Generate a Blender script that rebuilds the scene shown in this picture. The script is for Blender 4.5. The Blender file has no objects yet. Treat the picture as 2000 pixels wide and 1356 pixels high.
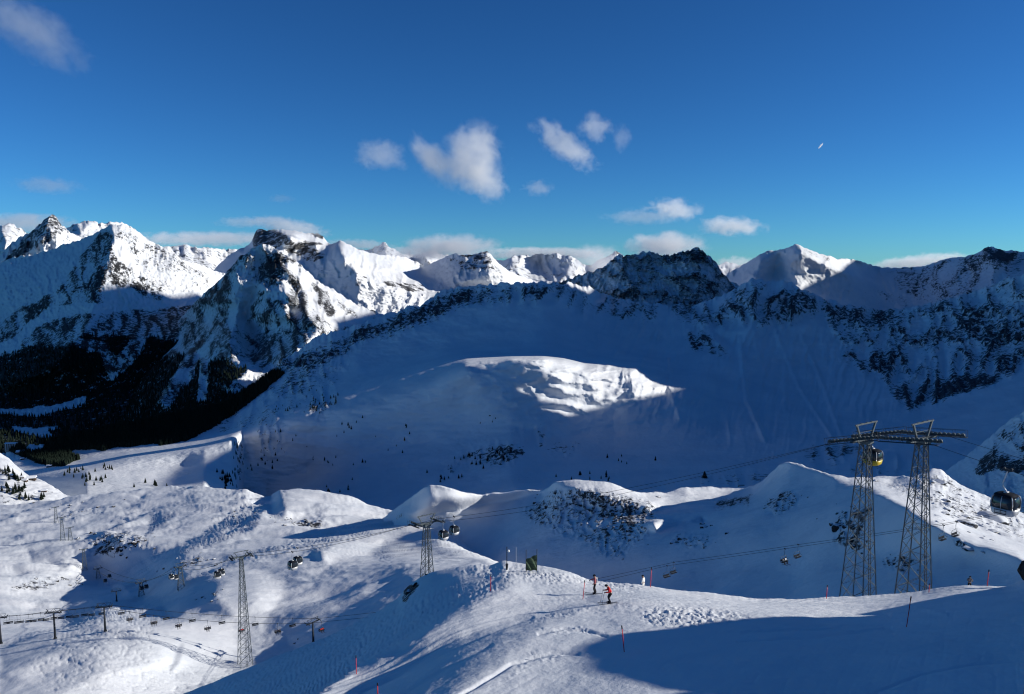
import bpy, bmesh, math, random, time
import numpy as np
from mathutils import Vector, Matrix
random.seed(7)
T0 = time.time()
SC = bpy.context.scene
COL = SC.collection
F_PX, PITCH, CX, CY = 1500.0, math.radians(6.0), 1000.0, 678.0
CP, SP = math.cos(PITCH), math.sin(PITCH)
SUN_EL = math.radians(20.0)
TAN_E = math.tan(SUN_EL)

# ------------------------------------------------------------------ camera / light / sky
cd = bpy.data.cameras.new('camera'); cam = bpy.data.objects.new('camera', cd); COL.objects.link(cam)
cd.sensor_width = 36.0; cd.lens = 36.0*F_PX/2000.0; cd.clip_start = 0.5; cd.clip_end = 200000.0
cam.location = (0, 0, 0); cam.rotation_euler = (math.pi/2-PITCH, 0, 0)
SC.camera = cam
w = bpy.data.worlds.new('World'); SC.world = w; w.use_nodes = True
nt = w.node_tree
bg = nt.nodes['Background']
sky = nt.nodes.new('ShaderNodeTexSky'); sky.sky_type = 'NISHITA'; sky.sun_disc = False
sky.sun_elevation = SUN_EL; sky.sun_rotation = math.radians(90.0); sky.altitude = 2500
sky.air_density = 1.0; sky.dust_density = 0.1; sky.ozone_density = 3.0
hs = nt.nodes.new('ShaderNodeHueSaturation'); hs.inputs['Saturation'].default_value = 1.03
tn = nt.nodes.new('ShaderNodeMix'); tn.data_type = 'RGBA'; tn.blend_type = 'MULTIPLY'; tn.inputs['Factor'].default_value = 1.0
tn.inputs['B'].default_value = (0.47, 1.0, 1.38, 1)
nt.links.new(sky.outputs[0], hs.inputs['Color']); nt.links.new(hs.outputs[0], tn.inputs['A']); 
g1 = nt.nodes.new('ShaderNodeVectorMath'); g1.operation = 'SCALE'; g1.inputs['Scale'].default_value = .1
gm_ = nt.nodes.new('ShaderNodeGamma'); gm_.inputs['Gamma'].default_value = 1.19
g2 = nt.nodes.new('ShaderNodeVectorMath'); g2.operation = 'SCALE'; g2.inputs['Scale'].default_value = 10.8
nt.links.new(tn.outputs['Result'], g1.inputs[0]); nt.links.new(g1.outputs[0], gm_.inputs['Color']); nt.links.new(gm_.outputs[0], g2.inputs[0]); nt.links.new(g2.outputs[0], bg.inputs['Color'])
bg.inputs['Strength'].default_value = 0.058
sd = bpy.data.lights.new('sun', 'SUN'); sun = bpy.data.objects.new('sun', sd); COL.objects.link(sun)
sd.energy = 4.6; sd.angle = math.radians(0.5); sd.color = (1.0, 0.95, 0.87)
sdir = Vector((math.cos(SUN_EL), 0.0, math.sin(SUN_EL)))     # towards the sun
sun.rotation_euler = sdir.to_track_quat('Z', 'Y').to_euler()
SC.view_settings.view_transform = 'Standard'; SC.view_settings.look = 'None'
SC.view_settings.exposure = 0.3; SC.view_settings.gamma = 1.0
SC.cycles.max_bounces = 5; SC.cycles.diffuse_bounces = 3; SC.cycles.glossy_bounces = 2
SC.cycles.transmission_bounces = 3; SC.cycles.volume_bounces = 3
SC.cycles.use_adaptive_sampling = True; SC.cycles.adaptive_threshold = 0.008
SC.cycles.use_denoising = True; SC.cycles.filter_width = 1.15
SC.cycles.volume_step_rate = 1.0; SC.cycles.volume_max_steps = 96

# ------------------------------------------------------------------ geometry of the view (metres; camera at the origin)
def P(px, py, Y):
    px = np.asarray(px, float); py = np.asarray(py, float); Y = np.asarray(Y, float)
    b = (CY-py)/F_PX; den = CP + b*SP
    return (px-CX)/F_PX*Y/den, Y*np.ones_like(px), Y*(b*CP-SP)/den
def V(px, py, Y):
    x, y, z = P(px, py, Y); return Vector((float(x), float(y), float(z)))
def proj(x, y, z):
    d = y*CP - z*SP; u = y*SP + z*CP
    return CX + F_PX*x/d, CY - F_PX*u/d

# ------------------------------------------------------------------ noise
def _hash(ix, iy, seed):
    h = (ix.astype(np.int64)*374761393 + iy.astype(np.int64)*668265263 + seed*1442695041) & 0xffffffff
    h = ((h ^ (h >> 13))*1274126177) & 0xffffffff
    h = h ^ (h >> 16)
    return h
def gnoise(x, y, seed=0):
    ix = np.floor(x); iy = np.floor(y); fx = x-ix; fy = y-iy
    ux = fx*fx*fx*(fx*(fx*6-15)+10); uy = fy*fy*fy*(fy*(fy*6-15)+10)
    def g(ox, oy):
        a = _hash(ix+ox, iy+oy, seed).astype(np.float64)*(2*math.pi/4294967296.0)
        return np.cos(a)*(fx-ox) + np.sin(a)*(fy-oy)
    n0 = g(0, 0); n1 = g(1, 0); n2 = g(0, 1); n3 = g(1, 1)
    a = n0+ux*(n1-n0); b = n2+ux*(n3-n2)
    return (a+uy*(b-a))*1.5
def fbm(x, y, octv=5, seed=0, rough=0.5, lac=2.03):
    s = 0; a = 1.0; t = 0
    for i in range(octv):
        s = s + a*gnoise(x, y, seed+i*17); t += a; a *= rough; x = x*lac+3.1; y = y*lac+1.7
    return s/t
def ridged(x, y, octv=5, seed=0, rough=0.55, lac=2.07):
    s = 0; a = 1.0; t = 0; wgt = 1.0
    for i in range(octv):
        n = 1.0-np.abs(gnoise(x, y, seed+i*13))*1.6; n = n*np.clip(wgt, .2, 1)
        wgt = n; s = s + a*n; t += a; a *= rough; x = x*lac+5.3; y = y*lac+2.9
    return s/t

# ------------------------------------------------------------------ tracing maps (regular raster over view angles, baked to the terrain vertices)
GX0, GX1, GY0, GY1, GS = -260.0, 2260.0, 380.0, 1520.0, 2.0
gx = np.arange(GX0, GX1+1, GS); gy = np.arange(GY0, GY1+1, GS)
MX, MY = np.meshgrid(gx, gy)
WX = fbm(MX/46, MY/46, 4, 901)*16 + fbm(MX/9, MY/9, 3, 905)*4
WY = fbm(MX/46, MY/46, 4, 911)*12 + fbm(MX/9, MY/9, 3, 915)*4
def poly_mask(poly, warp=1.0):
    x = MX + WX*warp; y = MY + WY*warp
    inside = np.zeros(MX.shape, bool)
    n = len(poly)
    for i in range(n):
        x0, y0 = poly[i]; x1, y1 = poly[(i+1) % n]
        if y0 == y1: continue
        c = ((y0 > y) != (y1 > y)) & (x < (x1-x0)*(y-y0)/(y1-y0)+x0)
        inside ^= c
    return inside.astype(float)
def blur(a, r):
    """gaussian-like blur, r in map pixels of the photograph"""
    if r <= 0: return a
    kx = np.fft.fftfreq(a.shape[1])[None, :]; ky = np.fft.fftfreq(a.shape[0])[:, None]
    s = r/GS
    return np.fft.ifft2(np.fft.fft2(a)*np.exp(-2*(math.pi*s)**2*(kx*kx+ky*ky))).real
def trace(items, warp=1.0, soft=3.0, base=0.0):
    """items: (value, polygon[, soft[, warp]])"""
    m = np.full(MX.shape, float(base))
    for it in items:
        s = it[2] if len(it) > 2 else soft; wv = it[3] if len(it) > 3 else warp
        k = np.clip(blur(poly_mask(it[1], wv), s), 0, 1)
        m = m*(1-k) + it[0]*k
    return m
def lines(items, base=0.0):
    """items: (value, half width, polyline): soft strokes"""
    m = np.full(MX.shape, float(base))
    for v, wd, pl in items:
        d2 = np.full(MX.shape, 1e9)
        for (x0, y0), (x1, y1) in zip(pl[:-1], pl[1:]):
            dx, dy = x1-x0, y1-y0; L = dx*dx+dy*dy+1e-9
            t = np.clip(((MX-x0)*dx+(MY-y0)*dy)/L, 0, 1)
            d2 = np.minimum(d2, (MX-x0-t*dx)**2+(MY-y0-t*dy)**2)
        k = np.exp(-d2/(wd*wd)); m = np.where(np.abs(v*k) > np.abs(m), v*k, m)
    return m
def sample(m, px, py):
    fx = np.clip((px-GX0)/GS, 0, len(gx)-1.001); fy = np.clip((py-GY0)/GS, 0, len(gy)-1.001)
    i = fx.astype(int); j = fy.astype(int); u = fx-i; v = fy-j
    return (m[j, i]*(1-u)+m[j, i+1]*u)*(1-v)+(m[j+1, i]*(1-u)+m[j+1, i+1]*u)*v
def integrate(S, lam=0.06, cut=700.0):
    """relief whose left-to-right gradient follows S (least squares, wide drift removed)"""
    pad = 100
    S = np.pad(S, pad, mode='edge'); 
    w1 = np.clip(np.minimum(np.arange(S.shape[1]), np.arange(S.shape[1])[::-1])/pad, 0, 1)
    w2 = np.clip(np.minimum(np.arange(S.shape[0]), np.arange(S.shape[0])[::-1])/pad, 0, 1)
    S = S*w1[None]*w2[:, None]
    da = GS/F_PX
    kx = 2*math.pi*np.fft.fftfreq(S.shape[1])[None, :]; ky = 2*math.pi*np.fft.fftfreq(S.shape[0])[:, None]
    k0 = 2*math.pi*GS/cut
    R = np.fft.ifft2(np.fft.fft2(S)*(-1j*np.sin(kx))*da/(kx*kx+lam*ky*ky+k0*k0*0.25)).real
    return R[pad:-pad, pad:-pad]

# ------------------------------------------------------------------ terrain sheets
def pchip_rows(vals, ns):
    """vals: list of arrays (curve k at every column) -> stacked rows, ns[k] rows between k and k+1"""
    K = len(vals); A = np.array(vals); d = np.diff(A, axis=0)
    m = np.zeros_like(A)
    m[0] = d[0]; m[-1] = d[-1]
    for k in range(1, K-1):
        same = d[k-1]*d[k] > 0
        m[k] = np.where(same, 2*d[k-1]*d[k]/np.where(same, d[k-1]+d[k], 1), 0)
    out = []
    for k in range(K-1):
        n = ns[k]
        for j in range(n+(1 if k == K-2 else 0)):
            t = j/n
            h00 = 2*t**3-3*t*t+1; h10 = t**3-2*t*t+t; h01 = -2*t**3+3*t*t; h11 = t**3-t*t
            out.append(h00*A[k]+h10*m[k]+h01*A[k+1]+h11*m[k+1])
    return np.array(out)
LAYERS = {}
def sheet(name, curves, mat, key=None, slope=None, zfun=None, ridge_rough=(0, 20), back=(0.6, 0.5), rock=None, forest=None,
          px0=-260, px1=2260, step=2.0, rstep=2.0, slope_cut=700.0, lam=0.06, lnoise=None, smooth=3, kind='structure', gmin=0.1, psm=14, lsm=14):
    cols = np.arange(px0, px1+.1, step)
    PY, LY = [], []
    for ci, c in enumerate(curves):
        c = np.array(c, float)
        py = np.interp(cols, c[:, 0], c[:, 1]); ly = np.interp(cols, c[:, 0], np.log(c[:, 2]))
        def soft(a, n):
            k = np.hanning(2*n+3)[1:-1]; k = k/k.sum()
            return np.convolve(np.pad(a, n, mode='reflect', reflect_type='odd'), k, 'valid')
        py = soft(py, smooth if ci == 0 else psm); ly = soft(ly, lsm)
        PY.append(py); LY.append(ly)
    ns = [int(max(2, min(400, math.ceil(np.percentile(np.abs(PY[k+1]-PY[k]), 85)/rstep)))) for k in range(len(PY)-1)]
    py = pchip_rows(PY, ns); ly = pchip_rows(LY, ns)
    px = np.broadcast_to(cols[None], py.shape).copy()
    if ridge_rough[0]:
        r = (fbm(cols/ridge_rough[1], cols*0+3.3, 5, 77, .62))*ridge_rough[0]*2.0
        fade = np.clip(1-(py-py[0:1])/(ridge_rough[2] if len(ridge_rough) > 2 else 12.0), 0, 1)
        py = py + r[None]*fade
    # grazing factor c - dz/dY of the smooth sheet
    x, y, z = P(px, py, np.exp(ly))
    if slope is not None:
        dz = np.gradient(z, axis=0); dy = np.gradient(y, axis=0); dy = np.where(np.abs(dy) < 1e-3, 1e-3, dy)
        g = z/y - dz/dy
        g = np.where(np.abs(g) < gmin, -gmin, -np.abs(g)); g = np.clip(g, -1.2, -gmin)
        # raster of g on the map (nearest row per column)
        G = np.empty(MX.shape)
        for i, cx in enumerate(gx):
            j = int(np.clip((cx-px0)/step, 0, len(cols)-1))
            G[:, i] = np.interp(gy, py[:, j], g[:, j])
        R = integrate(slope/blur(G, 10), lam, slope_cut)
        ly = ly + sample(R, px, py)
    if lnoise is not None:
        ly = ly + lnoise(px, py, np.exp(ly))
    x, y, z = P(px, py, np.exp(ly))
    if zfun is not None:
        z = z + zfun(x, y, px, py)
    # back slope
    nb = 14; bl, bs = back
    rows = [np.stack([x, y, z], -1)]
    bk = []
    a = x[0]/y[0]
    for i in range(nb, 0, -1):
        t = (i/nb)**1.6
        dY = y[0]*bl*t
        zz = z[0] - bs*dY*(0.35+0.65*min(1, t*4)) + fbm(x[0]/(y[0]*.05)+i, y[0]*0+i*.3, 4, 55)*y[0]*.01*min(1, t*4)
        bk.append(np.stack([x[0]+a*dY, y[0]+dY, zz], -1))
    vert = np.concatenate([np.array(bk), rows[0]], 0)
    pyv = np.concatenate([np.repeat(py[0:1], nb, 0), py], 0); pxv = np.concatenate([np.repeat(px[0:1], nb, 0), px], 0)
    nr, nc = vert.shape[:2]
    me = bpy.data.meshes.new(name)
    me.vertices.add(nr*nc); me.vertices.foreach_set('co', vert.reshape(-1).astype(np.float32))
    i, j = np.meshgrid(np.arange(nr-1), np.arange(nc-1), indexing='ij')
    a0 = (i*nc+j).ravel(); q = np.stack([a0, a0+nc, a0+nc+1, a0+1], 1).astype(np.int32)
    me.loops.add(q.size); me.loops.foreach_set('vertex_index', q.ravel())
    me.polygons.add(len(q)); me.polygons.foreach_set('loop_start', np.arange(0, q.size, 4, dtype=np.int32))
    me.polygons.foreach_set('use_smooth', np.ones(len(q), bool))
    me.update(calc_edges=True)
    for an, m in (('rock', rock), ('forest', forest)):
        at = me.attributes.new(an, 'FLOAT', 'POINT')
        vals = np.zeros(nr*nc) if m is None else sample(m, pxv, pyv).ravel()
        at.data.foreach_set('value', vals.astype(np.float32))
    me.materials.append(mat)
    ob = bpy.data.objects.new(name, me); COL.objects.link(ob); ob['kind'] = kind
    qx, qy = proj(vert[nb:, :, 0], vert[nb:, :, 1], vert[nb:, :, 2])
    LAYERS[key or name] = dict(ob=ob, v=vert[nb:], qx=qx, qy=qy, cols=cols)
    return ob
def ground(name, px, py):
    """world point of a terrain sheet seen at (px, py)"""
    L = LAYERS[name]
    j0 = int(np.clip(np.searchsorted(L['cols'], px), 12, len(L['cols'])-13)); sl = slice(j0-12, j0+13)
    d = (L['qx'][:, sl]-px)**2 + (L['qy'][:, sl]-py)**2
    k = np.unravel_index(np.argmin(d), d.shape)
    return Vector([float(c) for c in L['v'][:, sl][k]])
def ground_xy(name, x, y):
    L = LAYERS[name]; v = L['v']
    d = (v[::2, ::2, 0]-x)**2+(v[::2, ::2, 1]-y)**2
    k = np.unravel_index(np.argmin(d), d.shape)
    return float(v[::2, ::2, 2][k])

# ------------------------------------------------------------------ materials
def newmat(name):
    m = bpy.data.materials.new(name); m.use_nodes = True
    return m, m.node_tree, m.node_tree.nodes['Principled BSDF']
def snow_mat(name, L=1.0, rockscale=1.0, strata=2.5, snow=(0.76, 0.775, 0.79), rockcol=(0.030, 0.032, 0.036), bump=0.35, track=0.0):
    """snow with rock breaking through where 'rock' is high, wood where 'forest' is high; L = size of the smallest rock specks (m)"""
    m, t, bs = newmat(name); N = t.nodes.new; K = t.links.new
    geo = N('ShaderNodeNewGeometry')
    mp = N('ShaderNodeMapping'); mp.inputs['Scale'].default_value = (1/L, 1/L, strata/L); K(geo.outputs['Position'], mp.inputs['Vector'])
    n1 = N('ShaderNodeTexNoise'); n1.inputs['Scale'].default_value = 0.34*rockscale; n1.inputs['Detail'].default_value = 9; n1.inputs['Roughness'].default_value = .74; n1.inputs['Distortion'].default_value = .15
    K(mp.outputs[0], n1.inputs['Vector'])
    ar = N('ShaderNodeAttribute'); ar.attribute_name = 'rock'
    nl = N('ShaderNodeTexNoise'); nl.inputs['Scale'].default_value = .022*rockscale; nl.inputs['Detail'].default_value = 4; K(mp.outputs[0], nl.inputs['Vector'])
    nh = N('ShaderNodeMath'); nh.operation = 'MULTIPLY_ADD'; K(nl.outputs['Fac'], nh.inputs[0]); nh.inputs[1].default_value = .42; nh.inputs[2].default_value = -.21
    aa = N('ShaderNodeMath'); aa.operation = 'ADD'; K(n1.outputs['Fac'], aa.inputs[0]); K(nh.outputs[0], aa.inputs[1])
    ad = N('ShaderNodeMath'); ad.operation = 'ADD'; K(aa.outputs[0], ad.inputs[0]); K(ar.outputs['Fac'], ad.inputs[1])
    mr = N('ShaderNodeMapRange'); mr.inputs['From Min'].default_value = 0.96; mr.inputs['From Max'].default_value = 1.03; K(ad.outputs[0], mr.inputs['Value'])
    # rock colour
    n2 = N('ShaderNodeTexNoise'); n2.inputs['Scale'].default_value = .9; n2.inputs['Detail'].default_value = 6; K(mp.outputs[0], n2.inputs['Vector'])
    cr = N('ShaderNodeValToRGB'); cr.color_ramp.elements[0].position = .35; cr.color_ramp.elements[1].position = .7
    cr.color_ramp.elements[0].color = (rockcol[0]*.5, rockcol[1]*.5, rockcol[2]*.5, 1); cr.color_ramp.elements[1].color = (rockcol[0]*2.4, rockcol[1]*2.2, rockcol[2]*2.0, 1)
    K(n2.outputs['Fac'], cr.inputs['Fac'])
    # snow tint
    n3 = N('ShaderNodeTexNoise'); n3.inputs['Scale'].default_value = .05/L; n3.inputs['Detail'].default_value = 5; K(geo.outputs['Position'], n3.inputs['Vector'])
    cs = N('ShaderNodeValToRGB'); cs.color_ramp.elements[0].position = .3; cs.color_ramp.elements[1].position = .7
    cs.color_ramp.elements[0].color = (snow[0]*.84, snow[1]*.87, snow[2]*.90, 1); cs.color_ramp.elements[1].color = (*snow, 1)
    K(n3.outputs['Fac'], cs.inputs['Fac'])
    mx = N('ShaderNodeMix'); mx.data_type = 'RGBA'; K(mr.outputs[0], mx.inputs['Factor']); K(cs.outputs[0], mx.inputs['A']); K(cr.outputs[0], mx.inputs['B'])
    # forest floor / distant wood
    af = N('ShaderNodeAttribute'); af.attribute_name = 'forest'
    n4 = N('ShaderNodeTexNoise'); n4.inputs['Scale'].default_value = .02; n4.inputs['Detail'].default_value = 10; n4.inputs['Roughness'].default_value = .75; K(geo.outputs['Position'], n4.inputs['Vector'])
    a2 = N('ShaderNodeMath'); a2.operation = 'ADD'; K(n4.outputs['Fac'], a2.inputs[0]); K(af.outputs['Fac'], a2.inputs[1])
    m2 = N('ShaderNodeMapRange'); m2.inputs['From Min'].default_value = 0.97; m2.inputs['From Max'].default_value = 1.05; K(a2.outputs[0], m2.inputs['Value'])
    mf = N('ShaderNodeMix'); mf.data_type = 'RGBA'; mf.inputs['B'].default_value = (0.004, 0.008, 0.007, 1)
    K(m2.outputs[0], mf.inputs['Factor']); K(mx.outputs['Result'], mf.inputs['A']); K(mf.outputs['Result'], bs.inputs['Base Color'])
    bs.inputs['Roughness'].default_value = .75; bs.inputs['Specular IOR Level'].default_value = .12
    # bump
    nb = N('ShaderNodeTexNoise'); nb.inputs['Scale'].default_value = .35/L; nb.inputs['Detail'].default_value = 8; nb.inputs['Roughness'].default_value = .6; K(geo.outputs['Position'], nb.inputs['Vector'])
    mm = N('ShaderNodeMath'); mm.operation = 'MULTIPLY_ADD'; K(mr.outputs[0], mm.inputs[0]); mm.inputs[1].default_value = .8; K(nb.outputs['Fac'], mm.inputs[2])
    bp = N('ShaderNodeBump'); bp.inputs['Strength'].default_value = bump; bp.inputs['Distance'].default_value = L*1.0; K(mm.outputs[0], bp.inputs['Height'])
    K(bp.outputs[0], bs.inputs['Normal'])
    return m
# =================================================================== FAR RANGES
M_far = snow_mat('far_snow', 60, strata=2.0, rockcol=(.05, .055, .065), bump=.5)
def mtn_noise(amp, wx, wy, seed, amp2=0.3, freq=1.0):
    def f(px, py, Y):
        wxx = fbm(px/(wx*1.6), py/(wy*1.2), 3, seed+5)*0.7
        r = ridged(px/wx+wxx, py/wy, 6, seed, .68)
        s = fbm(px/(wx*.22), py/(wy*.16), 5, seed+9, .72)
        return -(r-.5)*amp*.8 + s*amp*amp2
    return f
def ribbed(R, wx, wy, seed, k=.3, warped=True):
    # rock stands out on the ribs, snow lies in the gullies between them
    wxx = fbm(MX/(wx*1.6), MY/(wy*1.2), 3, seed+5)*0.7 if warped else 0
    r = ridged(MX/wx+wxx, MY/wy, 6 if warped else 5, seed, .68 if warped else .55)
    return R + (r-r.mean())*k*np.clip((R-.28)*5, 0, 1)
H_top = [(-260,478,24000),(-100,470,24000),(0,440,14000),(20,437,14000),(45,450,14500),(62,462,15000),(100,460,15000),(140,440,13000),(160,434,13000),(182,431,13000),(195,436,13000),(215,434,13000),(240,435,13000),(258,442,13500),(272,455,14000),(290,468,16000),(318,484,20000),(340,481,20000),(362,477,20000),(385,486,20000),(405,482,20000),(430,488,21000),(470,486,22000),(560,490,22000),(700,487,20000),(722,488,17000),(738,480,16500),(750,473,16500),(762,483,16500),(780,493,17000),(800,497,18000),(822,497,18000),(835,491,17000),(845,489,17000),(862,497,18000),(900,500,20000),(985,508,14000),(1005,499,14000),(1018,498,14000),(1035,503,14000),(1047,496,14000),(1062,496,14000),(1075,498,14000),(1085,493,14000),(1100,498,14000),(1118,500,14000),(1130,510,14500),(1150,520,15000),(1172,506,15500),(1190,499,15000),(1201,490,15000),(1215,497,15500),(1235,505,16000),(1300,512,18000),(1400,518,20000),(1420,512,20000),(1450,518,20000),(1700,530,20000),(2260,535,20000)]
shift = lambda c, dy, kY: [(a, b+dy, y*kY) for a, b, y in c]
H_s = trace([(-.9, [(150,425),(300,425),(300,520),(140,520)]), (-.8, [(0,430),(60,445),(50,480),(0,490)]), (.9, [(1040,495),(1130,498),(1125,545),(1050,545)]), (-.9, [(1000,495),(1040,500),(1060,540),(1000,545)]),
            (.8,[(725,492),(750,472),(757,500),(740,520)]),(-.8,[(752,474),(790,500),(790,520),(760,515)]),(-.7,[(320,480),(440,480),(440,530),(330,530)]),(.8,[(1160,510),(1200,488),(1195,530),(1160,530)]),(-.8,[(825,490),(860,488),(870,520),(825,520)])], 1)
sheet('mountain', key='H', curves=[H_top, shift(H_top, 40, .93), shift(H_top, 150, .75)], mat=M_far, slope=H_s, ridge_rough=(3, 9), lnoise=mtn_noise(.03, 30, 60, 3), rock=np.full(MX.shape, .40), step=2.5, rstep=2.5, smooth=1)

# =================================================================== F: snowy ridges and plateau 8 to 10 km away
M_mid = snow_mat('ridge_snow', 30, strata=2.0, rockcol=(.040, .044, .05), bump=.45)
F1_top = [(-260,560,9500),(-60,540,9500),(0,498,9300),(20,478,9200),(42,462,9200),(62,452,9100),(80,436,9000),(92,425,9000),(101,418,9000),(108,424,9000),(118,436,9000),(132,450,9100),(150,462,9200),(170,466,9300),(200,470,9500),(260,480,9500),(330,500,9800),(420,560,10000),(2260,640,10000)]
sheet('mountain', key='F1', curves=[F1_top, shift(F1_top, 60, .93), shift(F1_top, 190, .8)], mat=M_mid, step=2.0,
      slope=trace([(-.75, [(100,416),(175,466),(140,480),(90,490),(40,520),(0,520),(60,470),(85,440)], 3, .5), (.5, [(60,455),(98,420),(95,455),(60,490),(20,510),(20,490)], 2, .5)]),
      ridge_rough=(3, 8), lnoise=mtn_noise(.03, 26, 60, 13), rock=trace([(.52, [(100,414),(140,450),(100,470),(20,515),(0,520),(50,460)])], base=.25), smooth=1, px1=600)
F2_top = [(-260,640,8000),(300,640,8000),(400,545,8000),(425,520,8000),(450,497,7900),(470,486,7900),(490,476,7800),(500,450,7800),(506,447,7800),(520,451,7800),(540,448,7900),(560,449,8000),(585,452,8000),(600,456,8000),(618,455,8000),(632,462,8000),(640,474,8000),(650,478,7700),(662,470,7500),(672,473,7500),(690,482,7600),(710,490,7700),(735,497,7800),(770,499,8000),(790,502,8200),(810,510,8300),(830,520,7700),(850,512,7500),(872,500,7300),(888,495,7200),(905,498,7200),(922,499,7200),(938,493,7200),(950,490,7200),(958,496,7200),(972,512,7300),(990,526,7500),(1010,536,7700),(1040,546,8000),(1100,552,8000),(1160,540,8000),(1210,560,8000),(2260,640,8000)]
F2_mid = [(-260,680,7000),(400,600,7000),(500,500,7200),(560,500,7300),(640,530,7200),(672,528,6900),(720,545,7000),(800,555,7000),(850,560,6900),(950,560,6800),(1040,575,6900),(1210,590,7000),(2260,660,7000)]
F2_low = [(-260,760,5600),(400,700,5600),(560,640,5800),(680,610,6000),(800,610,6000),(950,600,6000),(1100,610,6000),(1210,620,6000),(2260,700,6000)]
F2_top = shift(F2_top, 0, 1.09); F2_mid = [(a, b, 7500) for a, b, c in F2_mid]; F2_low = [(a, b, 6950) for a, b, c in F2_low]
F2_s = trace([(-.55, [(662,472),(780,498),(870,520),(1010,540),(1050,560),(1000,590),(850,640),(700,640),(690,560),(676,520)], 4),
              (.95, [(640,474),(662,470),(674,510),(670,522),(620,545),(560,500),(570,480)], 2, .4),
              (.9, [(622,548),(680,518),(690,530),(702,560),(700,582),(640,556)], 2, .5),
              (.8, [(400,550),(480,485),(500,450),(560,450),(560,480),(500,500),(430,560)], 2),
              (-1.0, [(566,460),(590,455),(642,472),(630,482),(600,472)], 2, .3),
              (.75, [(820,520),(885,495),(948,490),(962,530),(975,535),(930,540),(870,558),(822,535)], 2, .5),
              (-1.1, [(949,490),(1040,546),(1030,552),(985,540),(962,520)], 2, .3),
              (-1.0, [(740,545),(760,545),(850,560),(830,580),(760,570)], 2)], 1)
F2_r = trace([(.52, [(490,448),(540,446),(640,500),(620,520),(540,490),(500,500)]), (.53, [(560,465),(640,478),(560,500)]), (.52, [(860,500),(948,490),(1000,540),(960,535),(900,530)]), (.5, [(745,545),(830,552),(838,572),(760,560)]), (.45, [(670,520),(725,545),(700,570)]), (.6,[(605,452),(635,458),(632,468),(610,462)],2,.3)], base=.16)
sheet('mountain', key='F2', curves=[F2_top, F2_mid, F2_low, shift(F2_low, 60, .93)], mat=M_mid, slope=F2_s, ridge_rough=(2, 8), lnoise=mtn_noise(.018, 34, 50, 23), rock=F2_r, px0=200, px1=1400, smooth=1)

# =================================================================== G: dark banded mountain and the snow peaks on the right
G1_top = [(900,640,5600),(1020,575,5600),(1090,552,5500),(1120,540,5400),(1150,532,5300),(1178,522,5200),(1195,506,5100),(1212,496,5000),(1225,498,5000),(1240,498,5000),(1256,492,5000),(1268,490,5000),(1285,494,5000),(1300,498,5000),(1318,495,5000),(1335,491,5000),(1350,488,5000),(1361,485,5000),(1372,489,5000),(1384,497,5000),(1395,508,5050),(1404,520,5100),(1414,538,5200),(1430,552,5300),(1460,560,5400),(1520,600,5500),(1700,700,5600)]
G1_s = trace([(-.2, [(1190,510),(1265,490),(1290,520),(1270,560),(1180,560)]), (.5, [(1195,505),(1170,560),(1120,570),(1120,545)]), (.55, [(1270,495),(1330,500),(1300,540),(1262,560)]),
              (.75, [(1361,486),(1340,530),(1300,560),(1310,520)]), (-.4, [(1361,486),(1415,540),(1400,570),(1350,560)]), (-.9, [(1400,522),(1418,545),(1412,548),(1395,530)], 1, .2)])
sheet('mountain', key='G1', curves=[G1_top, shift(G1_top, 50, .955), shift(G1_top, 130, .88), shift(G1_top, 230, .8)], mat=snow_mat('banded_rock_snow', 8, strata=5.0, rockcol=(.045, .05, .055), bump=.5),
      slope=G1_s, ridge_rough=(5, 9, 25), lnoise=mtn_noise(.03, 26, 30, 33, .6), rock=ribbed(trace([(.42, [(1290,520),(1330,520),(1340,545),(1290,545)]), (.47, [(1200,570),(1300,560),(1430,570),(1400,620),(1200,620)])], base=.46), 26, 30, 33, .35), px0=900, px1=1700, smooth=1)
G2_top = [(1200,640,6500),(1390,572,6300),(1425,532,6200),(1440,524,6200),(1460,512,6100),(1480,500,6000),(1500,490,6000),(1525,488,5950),(1540,483,5900),(1555,477,5900),(1565,481,5900),(1585,490,6000),(1600,496,6000),(1625,500,6050),(1635,507,6100),(1650,505,6150),(1668,508,6200),(1685,512,6300),(1700,517,6400),(1725,523,6400),(1750,523,6400),(1780,522,6400),(1805,520,6300),(1830,512,6200),(1850,504,6100),(1880,502,6000),(1905,497,6000),(1925,485,5900),(1935,481,5900),(1945,484,5900),(1960,489,5900),(1980,490,5900),(2010,492,5900),(2100,470,5800),(2260,430,5600)]
G2_s = trace([(-1.5, [(1556,475),(1630,498),(1655,508),(1690,545),(1660,542),(1605,518),(1562,498)], 1.5, .2),
              (-1.3, [(1490,500),(1515,495),(1520,520),(1512,545),(1530,552),(1495,552),(1470,545)], 3, .5),
              (.8, [(1425,535),(1500,490),(1490,510),(1470,540),(1430,560)], 3, .4), (.9, [(1520,490),(1556,477),(1600,515),(1690,548),(1780,600),(1700,604),(1560,560),(1515,545)], 4, .4),
              (1.1, [(1690,515),(1930,482),(2000,490),(2000,560),(1900,600),(1780,600),(1690,545)], 3, .5), (-.5,[(1935,482),(1990,492),(1960,540),(1940,520)],4)])
G2_r = trace([(.45, [(1560,480),(1620,500),(1610,515),(1570,495)]), (.42, [(1650,545),(1780,580),(1770,602),(1700,590)]), (.44, [(1720,520),(1890,500),(2000,490),(2000,560),(1820,600),(1750,560)]), (.56, [(1915,488),(1935,480),(1990,492),(1960,508)])], base=.2)
G2_top = shift(G2_top, 0, 1.22)
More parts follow.
